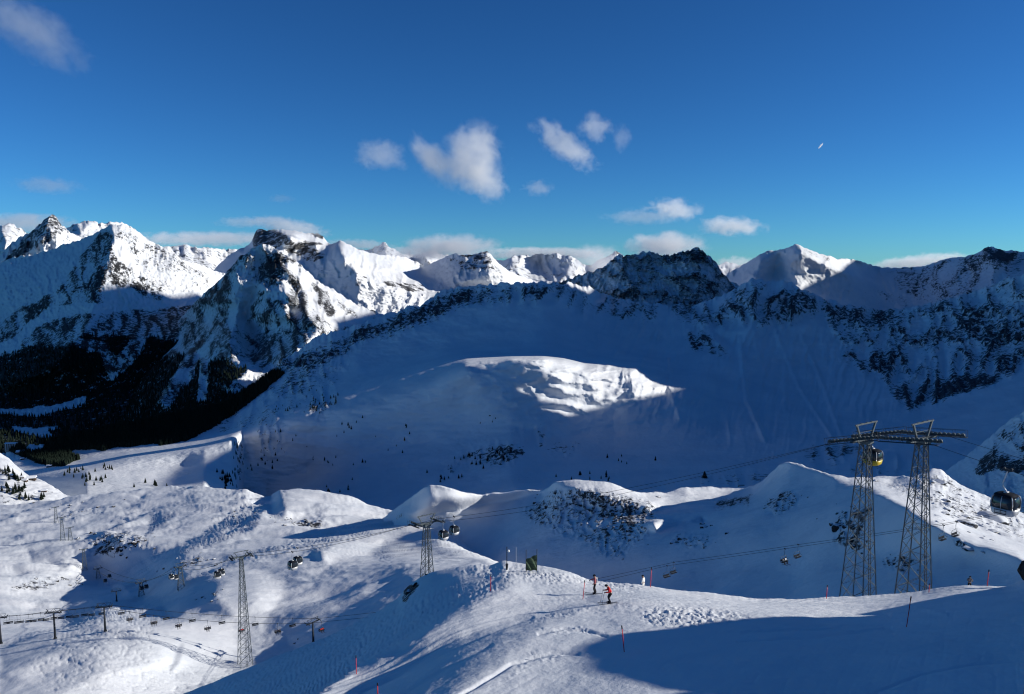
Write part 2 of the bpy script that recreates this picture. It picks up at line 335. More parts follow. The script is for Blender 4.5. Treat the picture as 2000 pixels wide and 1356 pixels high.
sheet('mountain', key='G2', curves=[G2_top, shift(G2_top, 55, .95), shift(G2_top, 150, .85), shift(G2_top, 260, .72)], mat=snow_mat('peak_snow', 12, strata=2.5, rockcol=(.035, .04, .05), bump=.4),
      slope=G2_s, ridge_rough=(2, 9), lnoise=mtn_noise(.012, 36, 60, 43), rock=ribbed(G2_r, 36, 60, 43, .3), px0=1200, px1=2260, smooth=1)

# =================================================================== E: the two big pyramids on the left and the wooded valley
M_E = snow_mat('crag_snow', 8, strata=1.0, rockcol=(.028, .031, .036), bump=.5)
E1_top = [(-260,540,6800),(-80,525,6800),(0,512,6800),(30,503,6800),(60,498,6800),(100,488,6750),(130,476,6700),(160,468,6600),(185,456,6600),(205,444,6500),(218,438,6500),(228,440,6500),(240,438,6520),(252,443,6550),(265,449,6600),(275,462,6650),(290,470,6700),(310,478,6750),(328,484,6800),(342,494,6800),(352,506,6850),(370,512,6900),(400,520,7000),(425,532,7100),(445,536,7100),(500,560,7200),(600,600,7200),(900,700,7200)]
E1_2 = [(-260,640,6300),(0,600,6300),(100,590,6300),(190,585,6300),(300,585,6400),(430,580,6500),(500,620,6400),(900,760,6400)]
E1_3 = [(-260,740,5500),(0,720,5450),(150,700,5400),(250,680,5450),(400,650,5550),(500,660,5600),(900,800,5600)]
E1_4 = [(-260,820,4700),(0,800,4700),(150,790,4700),(250,760,4900),(400,740,5100),(500,760,5100),(900,880,5100)]
E1_5 = [(-260,900,3300),(0,880,3300),(150,870,3300),(250,860,3400),(500,860,3500),(900,930,3500)]
E1_s = trace([(-.75, [(218,438),(345,495),(440,540),(400,600),(180,600),(205,545),(212,500),(226,465)], 2, .35),
              (1.1, [(218,438),(226,465),(212,500),(205,545),(170,640),(100,720),(0,760),(-200,720),(-200,560),(0,515),(110,490),(170,468)], 2, .35),
              (.5, [(300,462),(320,480),(345,500),(330,520),(300,500)], 2)], 1)
E1_r = trace([(.50, [(205,440),(228,460),(215,540),(200,590),(100,600),(0,680),(-100,700),(0,620),(120,560),(170,480)]), (.47, [(225,440),(290,470),(345,500),(330,515),(250,480),(225,460)]), (.55,[(305,495),(340,500),(345,520),(310,510)]),(.47, [(212,490),(300,550),(330,590),(215,560)]), (.42, [(240,450),(420,540),(400,580),(330,590),(240,480)]), (.5, [(100,620),(420,590),(420,700),(0,760),(0,700)])], base=.2)
E1_f = trace([(.62, [(-260,690),(0,690),(60,670),(140,672),(150,650),(300,650),(420,690),(420,900),(-260,900)], 5), (.05, [(148,662),(205,668),(215,690),(225,700),(260,660),(300,640),(265,700),(215,745),(200,690),(150,678)], 2, .6),
              (.1, [(100,795),(165,775),(160,790),(75,812),(0,808),(0,803)], 2, .5), (.05, [(20,836),(120,836),(90,842),(105,853),(55,848),(30,842)], 2, .5)])
sheet('mountain', key='E1', curves=[E1_top, E1_2, E1_3, E1_4, E1_5], mat=M_E, slope=E1_s, ridge_rough=(2.5, 9), lnoise=mtn_noise(.007, 24, 40, 53, .7), rock=ribbed(E1_r, 24, 40, 53, .30), forest=E1_f, px1=900, smooth=1)

E2_top = [(-260,900,6400),(100,830,6000),(200,745,5800),(260,700,5650),(310,660,5500),(350,625,5350),(380,592,5200),(410,562,5080),(430,548,5000),(445,530,4950),(458,515,4900),(470,500,4850),(482,494,4800),(495,484,4800),(508,478,4800),(522,478,4800),(535,484,4800),(548,492,4850),(562,500,4850),(585,514,4900),(600,530,4950),(625,552,5000),(650,565,5050),(680,585,5100),(700,596,5100),(730,608,5150),(780,625,5200),(900,680,5200),(1000,720,5200)]
E2_2 = [(-260,930,5600),(100,860,5300),(200,800,5100),(300,730,4900),(400,650,4600),(460,600,4420),(510,570,4400),(560,590,4450),(700,660,4600),(1000,800,4600)]
E2_3 = [(-260,960,4600),(100,880,4400),(200,840,4200),(300,790,3900),(400,740,3650),(460,710,3540),(510,700,3500),(600,700,3600),(700,750,3700),(1000,880,3700)]
E2_4 = [(-260,1000,2600),(100,920,2600),(300,860,2700),(500,800,2800),(700,820,2900),(1000,940,2900)]
E2_s = trace([(.4, [(508,478),(470,500),(430,548),(300,670),(200,760),(200,840),(300,790),(380,730),(450,690),(455,640),(450,590),(465,520)], 2, .5),
              (1.5, [(505,486),(540,488),(562,508),(562,534),(596,570),(600,613),(626,645),(560,700),(500,720),(490,660),(481,620),(492,590),(503,546),(512,500)], 2, .3),
              (-1.2, [(495,491),(509,499),(501,546),(493,562),(490,590),(477,602),(481,627),(491,643),(493,671),(482,712),(455,705),(450,671),(455,647),(461,625),(465,604),(453,580),(461,554),(459,534),(475,508)], 1.5, .35),
              (-.6, [(543,481),(592,518),(683,578),(740,610),(700,640),(626,640),(600,613),(596,570),(562,534),(562,518),(570,508)], 2, .3),
              (-1.6, [(511,550),(519,548),(528,566),(514,562)], 1, .2), (-1.8, [(552,550),(566,546),(586,590),(576,596),(556,570)], 1, .2), (-1.6, [(556,600),(566,590),(570,612),(575,625),(564,625)], 1, .2),
              (-.9, [(310,790),(370,690),(392,688),(375,740),(330,795)], 2, .6), (-.9, [(445,760),(500,708),(525,705),(510,735),(470,765)], 2, .6), (-.8, [(385,780),(400,700),(412,705),(398,780)], 2, .6)], 1)
E2_r = trace([(.50, [(508,478),(470,500),(430,548),(300,670),(200,760),(200,840),(300,790),(380,730),(450,690),(455,640),(450,590),(465,520)], 3), (.52, [(505,486),(540,488),(562,508),(596,570),(600,613),(626,645),(560,700),(500,720),(490,660),(492,590),(503,546)], 3), (.40, [(495,491),(509,499),(501,546),(490,590),(481,627),(482,712),(455,705),(455,580),(461,534)], 2),  # crag rock, laid thicker on the shaded left face to darken it
              (.20, [(560,510),(610,535),(730,610),(700,640),(640,630),(600,570)], 3), (.50, [(606,552),(614,548),(660,612),(650,622),(636,618)], 2), (.50, [(640,560),(650,570),(700,625),(680,630)], 3), (.30, [(516,560),(555,560),(550,585),(520,580)], 3)], base=.46)
E2_f = trace([(.60, [(-260,860),(200,770),(300,700),(350,690),(440,700),(520,730),(600,760),(700,900),(-260,1000)], 5), (.05, [(305,792),(372,690),(395,688),(378,730),(330,798)], 3, .7), (.1, [(396,690),(412,690),(402,785),(385,785)], 2, .5), (.05, [(440,768),(500,706),(530,702),(515,738),(470,770)], 3, .7),
              (.2, [(330,690),(400,590),(420,600),(380,690)], 4)])
sheet('mountain', key='E2', curves=[E2_top, E2_2, E2_3, E2_4], mat=snow_mat('gullied_snow', 6, strata=.8, rockcol=(.028, .031, .036), bump=.5), slope=E2_s, ridge_rough=(3, 8), lnoise=mtn_noise(.022, 26, 42, 63, .35), rock=ribbed(E2_r, 26, 42, 63, .32), forest=E2_f, px1=1000, smooth=1)

# =================================================================== D: the long shoulder, the bowl and the sunlit knoll in it
D0 = [(-260,960,2200),(-60,900,2200),(0,885,2180),(60,872,2180),(110,860,2180),(150,848,2180),(250,828,2220),(330,812,2270),(400,800,2280),(450,785,2350),(480,765,2400),(510,742,2450),(530,728,2500),(545,712,2520),(560,700,2550),(580,686,2600),(600,670,2620),(625,656,2650),(650,648,2650),(680,640,2700),(700,636,2700),(730,624,2750),(760,613,2800),(780,606,2800),(810,596,2850),(820,600,2850),(850,576,2950),(870,566,2980),(900,561,3000),(950,556,3000),(1000,552,3000),(1060,551,3000),(1100,554,3080),(1112,553,3150),(1140,557,3150),(1165,568,3150),(1190,580,3130),(1220,586,3050),(1260,592,3050),(1300,597,3100),(1350,597,3150),(1380,590,3150),(1410,575,3150),(1440,562,3150),(1455,552,3100),(1468,542,3100),(1482,548,3100),(1500,552,3100),(1520,548,3080),(1545,551,3050),(1560,562,3000),(1590,572,3000),(1610,584,2950),(1625,584,2950),(1650,596,2900),(1680,597,2880),(1720,605,2850),(1760,603,2800),(1790,598,2780),(1820,592,2750),(1850,582,2700),(1880,574,2650),(1910,566,2650),(1940,556,2600),(1970,545,2550),(2000,533,2500),(2100,490,2400),(2260,420,2300)]
D1 = [(-260,985,2020),(0,917,2020),(150,899,2020),(250,881,2020),(345,868,2020),(400,858,2020),(440,850,2030),(475,838,2060),(530,775,2250),(700,715,2400),(850,685,2500),(1000,690,2450),(1100,688,2480),(1200,690,2500),(1400,700,2550),(1600,720,2450),(1800,700,2350),(2000,680,2150),(2260,640,1900)]
D2 = [(-260,1000,1760),(-20,934,1740),(170,912,1560),(250,896,1540),(345,882,1530),(400,874,1520),(452,862,1550),(472,862,2010),(520,850,2010),(700,800,1990),(850,745,2000),(910,716,2000),(1000,704,1950),(1060,703,1950),(1100,710,1950),(1140,722,1980),(1240,724,2030),(1300,735,2100),(1400,780,2100),(1600,820,1950),(1800,820,1850),(2000,780,1700),(2260,740,1500)]
D3 = [(-260,1010,1700),(-20,952,1690),(170,922,1420),(400,905,1420),(452,915,1500),(474,918,2010),(520,925,2010),(600,920,1990),(700,905,1850),(850,865,1830),(1000,835,1830),(1100,835,1840),(1200,840,1850),(1400,870,1700),(1600,880,1600),(1800,880,1500),(2000,860,1400),(2260,860,1300)]
D4 = [(-260,1040,1660),(-20,988,1660),(170,958,1220),(400,960,1150),(452,965,1380),(474,968,1990),(520,970,1980),(600,980,1700),(700,990,1550),(900,985,1450),(1100,985,1300),(1400,975,1200),(1600,960,1200),(2000,960,1150),(2260,980,1100)]
D5 = [(-260,1120,950),(0,1080,950),(400,1050,900),(600,1050,1200),(900,1070,1100),(1200,1070,950),(2260,1060,900)]
D_s = trace([
    (.42, [(560,700),(800,600),(1000,553),(1100,560),(1050,690),(900,712),(1000,830),(1000,960),(500,960),(300,950),(420,860),(520,760)], 10, .5),
    (.40, [(1150,570),(1480,550),(1440,700),(1300,800),(1150,820),(1300,700),(1250,640)], 12, .6),
    (-.28, [(910,714),(1000,703),(1080,704),(1140,722),(1240,724),(1300,708),(1310,760),(1270,775),(1200,785),(1150,800),(1080,820),(1040,828),(990,800),(960,760)], 6, .6),
    (-.75, [(915,716),(1000,732),(1060,785),(1050,828),(1005,818),(960,768)], 5, .5),
    (.55, [(1029,722),(1043,718),(1055,738),(1075,752),(1098,770),(1120,785),(1100,778),(1060,762),(1045,745)], 3, .4),
    (.5, [(1116,722),(1122,730),(1128,735),(1132,760),(1128,765)], 2, .2), (.5, [(1140,730),(1148,752),(1150,768),(1142,760)], 2, .2), (.5, [(1180,740),(1184,765),(1186,778),(1180,775)], 2, .2), (.5, [(1222,725),(1232,750),(1228,775),(1222,772),(1225,752)], 2, .2),
    (.5, [(1270,745),(1300,738),(1308,742),(1280,748)], 2, .2),
    (-.1, [(140,948),(200,915),(300,885),(400,872),(465,855),(440,870),(370,890),(335,945),(200,960)], 6, .6),
    (-.9, [(1378,620),(1400,620),(1398,640),(1385,640)], 2, .4), (-.95, [(1110,570),(1122,570),(1120,600),(1114,605)], 2, .6), (-.95, [(1135,560),(1142,580),(1138,605),(1132,600)], 2, .6), (-.9, [(1155,560),(1165,575),(1155,600),(1148,595)], 2, .6),
    (-1, [(1385,640),(1400,650),(1430,678),(1422,678),(1400,665)], 2, .4),
], 1)
gul = lines([(.8, 3.5, [(1442,660),(1455,780),(1490,860)]), (-.8, 3.5, [(1448,660),(1462,780),(1498,860)]), (.7, 3, [(1300,700),(1305,760),(1325,820)]), (-.6, 3, [(1306,700),(1311,760),(1331,820)]),
             (.6, 3, [(1500,620),(1560,760),(1620,850)]), (-.6, 3, [(1507,620),(1567,760),(1627,850)]), (.6, 3, [(1560,650),(1600,740),(1640,850)]), (-.6, 3, [(1566,650),(1606,740),(1646,850)]), (.5, 3, [(1530,650),(1530,800)]), (-.5, 3, [(1537,650),(1537,800)]),
             (.5, 3, [(1460,600),(1480,700)]), (-.5, 3, [(1466,600),(1486,700)]), (.4, 4, [(1240,620),(1180,720)]), (-.4, 4, [(1248,620),(1188,720)]), (.4, 4, [(1290,640),(1240,720)]), (-.4, 4, [(1298,640),(1248,720)])])
D_s = D_s + gul
D_r = trace([(.505, [(540,710),(800,600),(900,562),(1000,553),(1130,553),(1100,590),(1000,590),(900,600),(820,640),(700,680),(600,740),(520,800),(440,850),(430,830),(500,760)], 10),
             (.46, [(1100,556),(1180,572),(1290,598),(1280,640),(1180,620),(1100,610)], 6),
             (.38, [(560,740),(700,690),(640,800),(500,830)], 12),
             (.48, [(1290,598),(1400,580),(1470,545),(1560,560),(1620,585),(1560,640),(1450,640),(1350,640)], 8),
             (.45, [(1340,640),(1390,650),(1440,690),(1420,700),(1350,690)], 5),
             (.465, [(1560,560),(1650,596),(1800,598),(2000,535),(2200,480),(2200,760),(2000,720),(1900,760),(1820,790),(1770,805),(1740,770),(1700,740),(1640,700),(1600,620)], 8),
             (.505, [(1690,720),(1760,700),(1800,730),(1860,720),(1900,690),(2000,700),(1960,750),(1870,770),(1820,790),(1775,808),(1755,770)], 6),
             (.46, [(920,880),(1000,860),(1030,890),(1000,910),(940,905),(880,930),(870,915)], 4), (.42, [(990,830),(1080,830),(1140,870),(1100,900),(1020,860)], 8), (.45, [(600,790),(650,760),(660,790),(620,810)], 5),
             (.43, [(1350,930),(1500,920),(1560,930),(1440,955),(1350,950)], 5), (.44, [(1660,910),(1760,890),(1820,900),(1820,930),(1650,930)], 5), (.45,[(1560,880),(1640,860),(1700,880),(1600,930)],8),
             (.42, [(540,700),(560,700),(600,760),(480,860),(430,850)], 6), (.36, [(470,790),(560,770),(560,900),(400,900)], 12)], base=.24)
D_f = trace([(.65, [(-260,860),(0,850),(150,846),(330,806),(450,780),(540,720),(560,730),(500,780),(430,830),(375,858),(345,868),(290,880),(220,891),(150,903),(125,912),(104,914),(53,899),(16,880),(-260,868)], 3, .5),
             (.0, [(140,882),(200,880),(260,872),(300,870),(345,872),(290,895),(220,908),(180,905),(140,892)], 3, .6), (.0, [(35,870),(95,868),(85,880),(60,885)], 3, .5), (.0,[(0,880),(60,900),(110,930),(140,945),(100,940),(0,920)],3,.5)])
D_bowl = trace([(1, [(1140,580),(1480,600),(1700,650),(1750,850),(1500,900),(1300,820),(1150,700)], 25)]); D_knoll = trace([(1, [(900,710),(1000,700),(1310,705),(1320,780),(1150,810),(1040,840),(960,780)], 8)])
def D_noise(px, py, Y):
    k = np.clip((py-D_rowfade(px))/120, 0, 1)
    rocky = sample(blur(np.clip(D_r-.3, 0, 1), 6), px, py)*5
    r = ridged(px/30, py/55, 5, 73)
    u = fbm(px/60, py/22, 5, 79, .5)
    flu = ridged((px+(py-700)*.25)/19+fbm(px/60, py/60, 3, 88)*.8, py/130, 4, 87, .65)
    bowl = sample(D_bowl, px, py)
    return -(r-.5)*.028*rocky + u*.007 - (flu-.5)*.008*bowl + sample(D_knoll, px, py)*(-(ridged((px+py*1.3)/62, (py-px*.2)/26, 5, 89, .55)-.5)*.011) + fbm(px/7, py/6, 4, 83, .6)*.0035*rocky
def D_rowfade(px): return np.interp(px, [a for a, b, c in D0], [b for a, b, c in D0])
sheet('mountain', key='D', curves=[D0, D1, D2, D3, D4, D5], mat=snow_mat('bowl_snow', 5, strata=1.0, rockcol=(.036, .040, .048), bump=.4), slope=D_s, ridge_rough=(5, 13, 22), lnoise=D_noise, rock=ribbed(D_r, 30, 55, 73, .25, False), forest=D_f, smooth=1, gmin=.12, psm=3, lsm=2)

# rocky slope rising at the right edge
R0 = [(1600,990,1000),(1700,955,1000),(1800,940,980),(1840,925,960),(1870,905,950),(1900,882,940),(1925,862,930),(1950,838,920),(1970,822,910),(2000,802,900),(2100,740,880),(2260,640,850)]
sheet('mountain', key='R', curves=[R0, [(1600,1010,900),(1800,960,880),(1900,930,850),(2000,880,820),(2260,760,780)], [(1600,1060,750),(1800,1040,720),(2000,1000,700),(2260,950,680)]], mat=snow_mat('scree_snow', 2.5, strata=1.5, rockcol=(.026, .028, .033), bump=.4), slope=trace([(.55, [(1840,925),(2000,802),(2200,700),(2200,950),(1850,950)], 5)]), ridge_rough=(3, 9),
      rock=ribbed(trace([(.56, [(1885,930),(1920,890),(1960,860),(2200,800),(2200,920),(1960,925)], 5), (.47, [(1940,850),(2000,805),(2200,720),(2200,880),(1940,900)], 5)], base=.2), 40, 50, 93, .3), lnoise=mtn_noise(.02, 40, 50, 93), px0=1600, px1=2260)

# =================================================================== C: sunlit rolling ground on the left
C1 = shift([(-260,860,900),(-60,868,850),(0,885,850),(17,894,850),(35,913,830),(53,930,810),(74,936,780),(105,952,760),(130,968,740),(180,990,720),(300,1010,700),(500,1050,680)], 0, 1.35)
sheet('hill', key='C1', curves=[C1, shift([(-260,920,780),(0,925,760),(60,950,740),(130,980,720),(300,1030,690),(500,1080,660)], 0, 1.35), shift([(-260,1010,680),(0,1010,680),(130,1020,690),(500,1120,640)], 0, 1.35)], mat=snow_mat('hamlet_snow', 3, strata=1.2, bump=.4), slope=trace([(-.1, [(0,870),(130,968),(130,1020),(0,1020)])]), rock=trace([(.40, [(0,880),(60,930),(130,970),(0,985)])]), zfun=lambda x, y, a, b: fbm(x/40, y/40, 5, 7)*5, px1=500)

M_C = snow_mat('meadow_snow', 2.2, strata=1.2, bump=.22)
C_0 = [(-260,1010,900),(0,992,850),(60,985,850),(130,974,850),(200,963,850),(280,957,850),(350,952,850),(385,951,830),(420,955,820),(480,958,800),(500,966,800),(530,972,780),(545,960,770),(590,960,760),(640,962,750),(680,972,730),(720,988,710),(765,1000,700),(850,1010,650),(960,1090,600),(1060,1130,500),(1300,1200,450)]
C_1 = [(-260,1030,750),(0,1025,750),(200,1015,740),(400,1000,700),(600,1010,650),(760,1030,580),(850,1040,520),(960,1095,480),(1060,1140,450),(1300,1220,400)]
C_2 = [(-260,1080,640),(0,1070,640),(200,1060,630),(400,1050,590),(600,1048,540),(760,1060,470),(850,1080,400),(960,1098,330),(1060,1150,320),(1300,1240,300)]
C_3 = [(-260,1140,520),(0,1130,530),(200,1125,600),(275,1140,520),(352,1130,430),(500,1110,410),(650,1100,385),(760,1093,355),(835,1099,338),(960,1104,322),(1060,1160,280),(1300,1260,180)]
C_4 = [(-260,1200,420),(0,1200,420),(130,1205,420),(200,1190,390),(275,1168,470),(352,1165,380),(500,1170,320),(650,1160,312),(760,1140,312),(835,1122,308),(960,1130,298),(1060,1180,240),(1300,1280,160)]
C_5 = [(-260,1270,265),(0,1262,265),(107,1250,264),(205,1235,272),(350,1240,280),(472,1250,285),(600,1230,278),(760,1200,275),(900,1200,268),(1300,1310,150)]
C_6 = [(-260,1360,215),(0,1356,215),(200,1345,225),(350,1330,245),(472,1300,262),(600,1300,250),(760,1290,232),(1300,1380,130)]
C_7 = [(-260,1520,180),(0,1500,180),(300,1460,200),(600,1420,200),(1300,1480,120)]
C_s = trace([
    (.45, [(95,1092),(60,1100),(55,1075),(140,1062),(205,1040),(240,1060),(200,1095),(150,1105),(120,1112)], 2, .5),
    (.45, [(280,1060),(300,1010),(350,1000),(300,1035),(290,1050)], 3, .5),
    (.42, [(280,1090),(330,1075),(460,1010),(520,990),(500,1030),(430,1060),(370,1080),(320,1120),(290,1110)], 3, .6),
    (.40, [(300,1128),(400,1105),(520,1070),(640,1040),(760,1010),(840,1000),(860,1010),(700,1050),(590,1070),(500,1095),(430,1115),(340,1130),(310,1134)], 3, .5),
    (.42, [(530,990),(545,962),(560,990),(560,1005),(530,1015)], 3, .5),
    (.48, [(600,1085),(640,1065),(660,1060),(640,1080),(620,1095)], 3, .3),
    (.50, [(720,1080),(760,1068),(860,1060),(980,1070),(1060,1090),(1040,1100),(900,1098),(780,1095),(740,1090)], 3, .4),
    (.42, [(240,1180),(320,1165),(380,1150),(425,1135),(420,1160),(400,1180),(370,1190),(345,1205),(310,1185),(280,1190)], 3, .5),
    (.44, [(510,1222),(540,1205),(600,1180),(680,1150),(720,1140),(700,1165),(620,1200),(560,1225),(525,1230)], 3, .4),
    (.46, [(555,1240),(600,1215),(700,1170),(800,1130),(820,1140),(760,1200),(640,1280),(580,1275),(570,1260)], 3, .4),
    (.38, [(0,1270),(100,1250),(200,1232),(250,1225),(330,1290),(230,1310),(180,1320),(100,1280),(0,1320)], 4, .5),
    (.40, [(110,1230),(150,1200),(200,1180),(260,1160),(250,1175),(190,1205),(130,1225)], 3, .5),
    (.38, [(0,1255),(60,1235),(150,1210),(170,1215),(100,1238),(0,1262)], 2, .4),
    (.45, [(330,1310),(345,1270),(360,1255),(352,1290),(340,1310)], 2, .3),
    (.40, [(0,1320),(60,1330),(160,1290),(180,1320),(120,1356),(0,1400)], 5, .4),
    (.38, [(20,1110),(45,1100),(60,1120),(40,1130)], 3, .5), (.42,[(120,1140),(150,1125),(160,1135),(130,1145)],2,.4), (.45,[(210,1155),(225,1135),(250,1155),(250,1165),(225,1160)],2,.3),
    (.38,[(0,1060),(60,1040),(40,1050),(10,1062)],2,.6),(-.35,[(430,1180),(440,1130),(500,1115),(560,1140),(540,1190),(480,1220)],6,.4),
    (-.25,[(560,960),(640,962),(765,1000),(700,1010),(560,1010)],6,.5),(-.3,[(620,1075),(700,1055),(780,1050),(700,1085),(640,1100)],4,.5),
], 1)
C_r = trace([(.44, [(175,1060),(205,1035),(260,1035),(300,1060),(290,1080),(220,1095),(180,1085)], 3), (.42, [(0,1150),(80,1130),(160,1130),(160,1145),(60,1155)], 3), (.40, [(330,1100),(380,1085),(420,1090),(380,1110)], 3),
             (.48, [(535,1018),(600,1012),(650,1030),(600,1030)], 3), (.42, [(430,1025),(500,1010),(520,1000),(480,1030)], 3), (.36, [(60,1010),(120,990),(200,990),(220,1010),(100,1030)], 6), (.36, [(380,1030),(500,960),(540,990),(440,1040)], 6), (.38, [(390,1170),(430,1150),(440,1165),(400,1180)], 2)], base=.03)
def scribble(x, y, seed, a=9.0, b=6.0, n=4, w=.05):
    # narrow curving grooves left by skis
    out = 0
    for k in range(n):
        q = gnoise(x/a+k*7.7+fbm(x/4, y/4, 2, seed+k)*.25, y/b+k*3.1, seed+k*5)
        out = out - np.exp(-(q/w)**2)
    return out
def tracks(x, y, px, py, region, seed, wl, amp):
    return region*scribble(x, y, seed, 14, 6, 6, .06)*.16
C_trk = trace([(1, [(60,1300),(120,1235),(200,1180),(280,1165),(300,1230),(310,1280),(370,1300),(480,1310),(420,1356),(100,1356)], 8)])
def C_z(x, y, px, py):
    r = sample(C_trk, px, py)
    rk = sample(blur(C_r, 3), px, py)
    dune = fbm(x/55+fbm(x/90, y/90, 2, 5), y/30, 5, 101, .5)
    sc = np.clip(y/400, .4, 1.6)
    return fbm(x/22, y/9, 4, 105, .45)*.6*sc + dune*2.9*sc + ridged(x/40, y/24, 2, 107)*0.5*sc + tracks(x, y, px, py, r, 111, 1.7, .05) + np.maximum(0, fbm(x/7, y/7, 4, 119, .6))*9*np.clip(rk-.2, 0, 1)*sc
sheet('hill', key='C', curves=[C_0, C_1, C_2, C_3, C_4, C_5, C_6, C_7], mat=M_C, slope=C_s, zfun=C_z, rock=C_r, px1=1300, back=(.12, .5), smooth=2, gmin=.12, slope_cut=500)

# =================================================================== B: middle hills on the right
B0 = [(640,1100,470),(720,1040,470),(745,1018,460),(770,998,450),(800,975,440),(822,956,430),(838,948,430),(850,949,430),(880,957,420),(910,964,420),(940,969,420),(970,966,420),(1000,962,420),(1030,958,420),(1060,959,420),(1075,950,410),(1085,943,400),(1110,940,400),(1140,942,400),(1180,944,400),(1200,948,400),(1230,958,400),(1265,965,420),(1300,963,430),(1340,953,440),(1380,953,440),(1420,956,440),(1450,955,430),(1470,952,410),(1490,940,390),(1510,922,380),(1525,908,372),(1540,902,370),(1552,904,370),(1568,910,365),(1590,919,360),(1620,928,350),(1660,936,345),(1690,935,340),(1720,930,335),(1760,932,325),(1785,935,320),(1805,926,315),(1820,918,312),(1840,920,310),(1850,930,305),(1870,942,300),(1900,958,292),(1940,978,285),(1970,992,278),(2000,1008,270),(2100,1060,250),(2260,1130,220)]
B1 = [(640,1120,420),(770,1040,380),(1000,1035,340),(1200,1030,320),(1300,1025,300),(1400,1015,285),(1540,985,275),(1640,985,255),(1760,1000,235),(1830,1022,215),(1900,1050,210),(2000,1075,200),(2260,1160,190)]
B2 = [(640,1140,360),(770,1090,330),(1000,1090,270),(1200,1110,240),(1400,1120,200),(1600,1110,168),(1760,1100,155),(1860,1090,160),(2000,1110,160),(2260,1180,150)]
B3 = [(640,1180,320),(770,1140,300),(1000,1150,220),(1200,1180,200),(1400,1190,160),(1600,1190,128),(1800,1200,112),(2000,1210,105),(2260,1230,100)]
B4 = [(640,1280,260),(1000,1270,150),(1400,1290,115),(1800,1300,90),(2260,1320,80)]
B_s = trace([
    (.72, [(770,1000),(840,950),(830,985),(860,1000),(940,990),(1060,965),(1090,950),(1200,965),(1290,990),(1400,990),(1450,960),(1540,903),(1640,935),(1700,958),(1760,985),(1800,1015),(1860,1045),(1930,1072),(1990,1098),(2050,1130),(2000,1200),(1200,1200),(1000,1140),(720,1090),(760,1030)], 4, .4),
    (1.0, [(990,975),(1180,962),(1220,1000),(1180,1110),(980,1110)], 14, .4),
    (1.0, [(1720,1080),(1870,1055),(1990,1098),(2100,1150),(2100,1250),(1500,1250),(1560,1120)], 8, .4),
    (-.25, [(840,949),(940,970),(1040,960),(1000,975),(930,985),(860,990),(850,975)], 4, .5),
    (-.15, [(1085,943),(1190,946),(1260,965),(1440,955),(1330,970),(1420,978),(1330,985),(1200,975)], 3, .5),
    (-.45, [(1540,901),(1640,931),(1700,950),(1760,980),(1810,1012),(1860,1036),(1900,1050),(1980,1080),(2100,1100),(2200,1060),(1850,925),(1720,930)], 2, .3),
    (.45, [(1760,932),(1780,935),(1800,940),(1790,955),(1740,950),(1740,940)], 3, .5),
    (-.6, [(1275,1022),(1300,1012),(1345,1018),(1370,1012),(1373,1024),(1330,1024),(1300,1030),(1285,1038)], 2, .4),
    (-.4, [(1255,985),(1300,975),(1375,985),(1340,990),(1270,1000)], 2, .4),(-.35,[(800,1000),(860,985),(880,1000),(820,1010)],3,.6)
], 1)
B_r = trace([(.455, [(1075,948),(1190,950),(1300,985),(1270,1050),(1220,1080),(1180,1040),(1100,1020),(1040,1010)], 10), (.445, [(1000,980),(1100,970),(1240,1060),(1220,1110),(1120,1060),(1010,1010)], 8), (.49, [(1400,975),(1480,952),(1470,990),(1390,1000)], 5), (.40,[(1290,1040),(1400,1030),(1380,1080),(1320,1070)],4),
             (.47, [(1480,1000),(1530,950),(1570,985),(1510,1015)], 6), (.50, [(1620,1040),(1640,1010),(1670,1000),(1680,1030),(1650,1050)], 3), (.45, [(1640,990),(1700,990),(1690,1080),(1620,1070)], 5), (.48, [(1720,1090),(1760,1080),(1800,1100),(1770,1120),(1730,1110)], 3), (.52, [(1860,1055),(1905,1058),(1900,1075),(1865,1070)], 3),
             (.46, [(760,1020),(810,975),(790,1010),(750,1040)], 4), (.42, [(1700,940),(1800,940),(1860,930),(2100,1050),(2050,1080),(1850,1010),(1760,970)], 6), (.47,[(1780,925),(1850,920),(1870,945),(1800,960)],4)], base=.10)
def B_ln(px, py, Y):
    r = ridged(px/15+fbm(px/24, py/28.8, 3, 146)*.7, py/24, 6, 141, .68)
    return -(r-.5)*.012*np.clip((sample(B_r, px, py)-.3)*5, 0, 1)
def B_z(x, y, px, py):
    rk = sample(blur(B_r, 4), px, py)
    return fbm(x/30, y/30, 5, 131, .5)*1.6 + np.maximum(0, ridged(x/9, y/9, 4, 137)-.45)*7*np.clip(rk-.25, 0, 1)
B0, B1, B2, B3, B4 = [shift(c, 0, k) for c, k in ((B0, 1.2), (B1, 1.25), (B2, 1.35), (B3, 1.35), (B4, 1.2))]
sheet('hill', key='B', curves=[B0, B1, B2, B3, B4], mat=snow_mat('crest_snow', 1.0, strata=1.3, rockcol=(.024, .026, .03), bump=.4), slope=B_s, zfun=B_z, rock=ribbed(B_r, 15, 24, 141, .28), lnoise=B_ln, px0=640, back=(.25, .45), ridge_rough=(.5, 14, 6), gmin=.15, slope_cut=900)

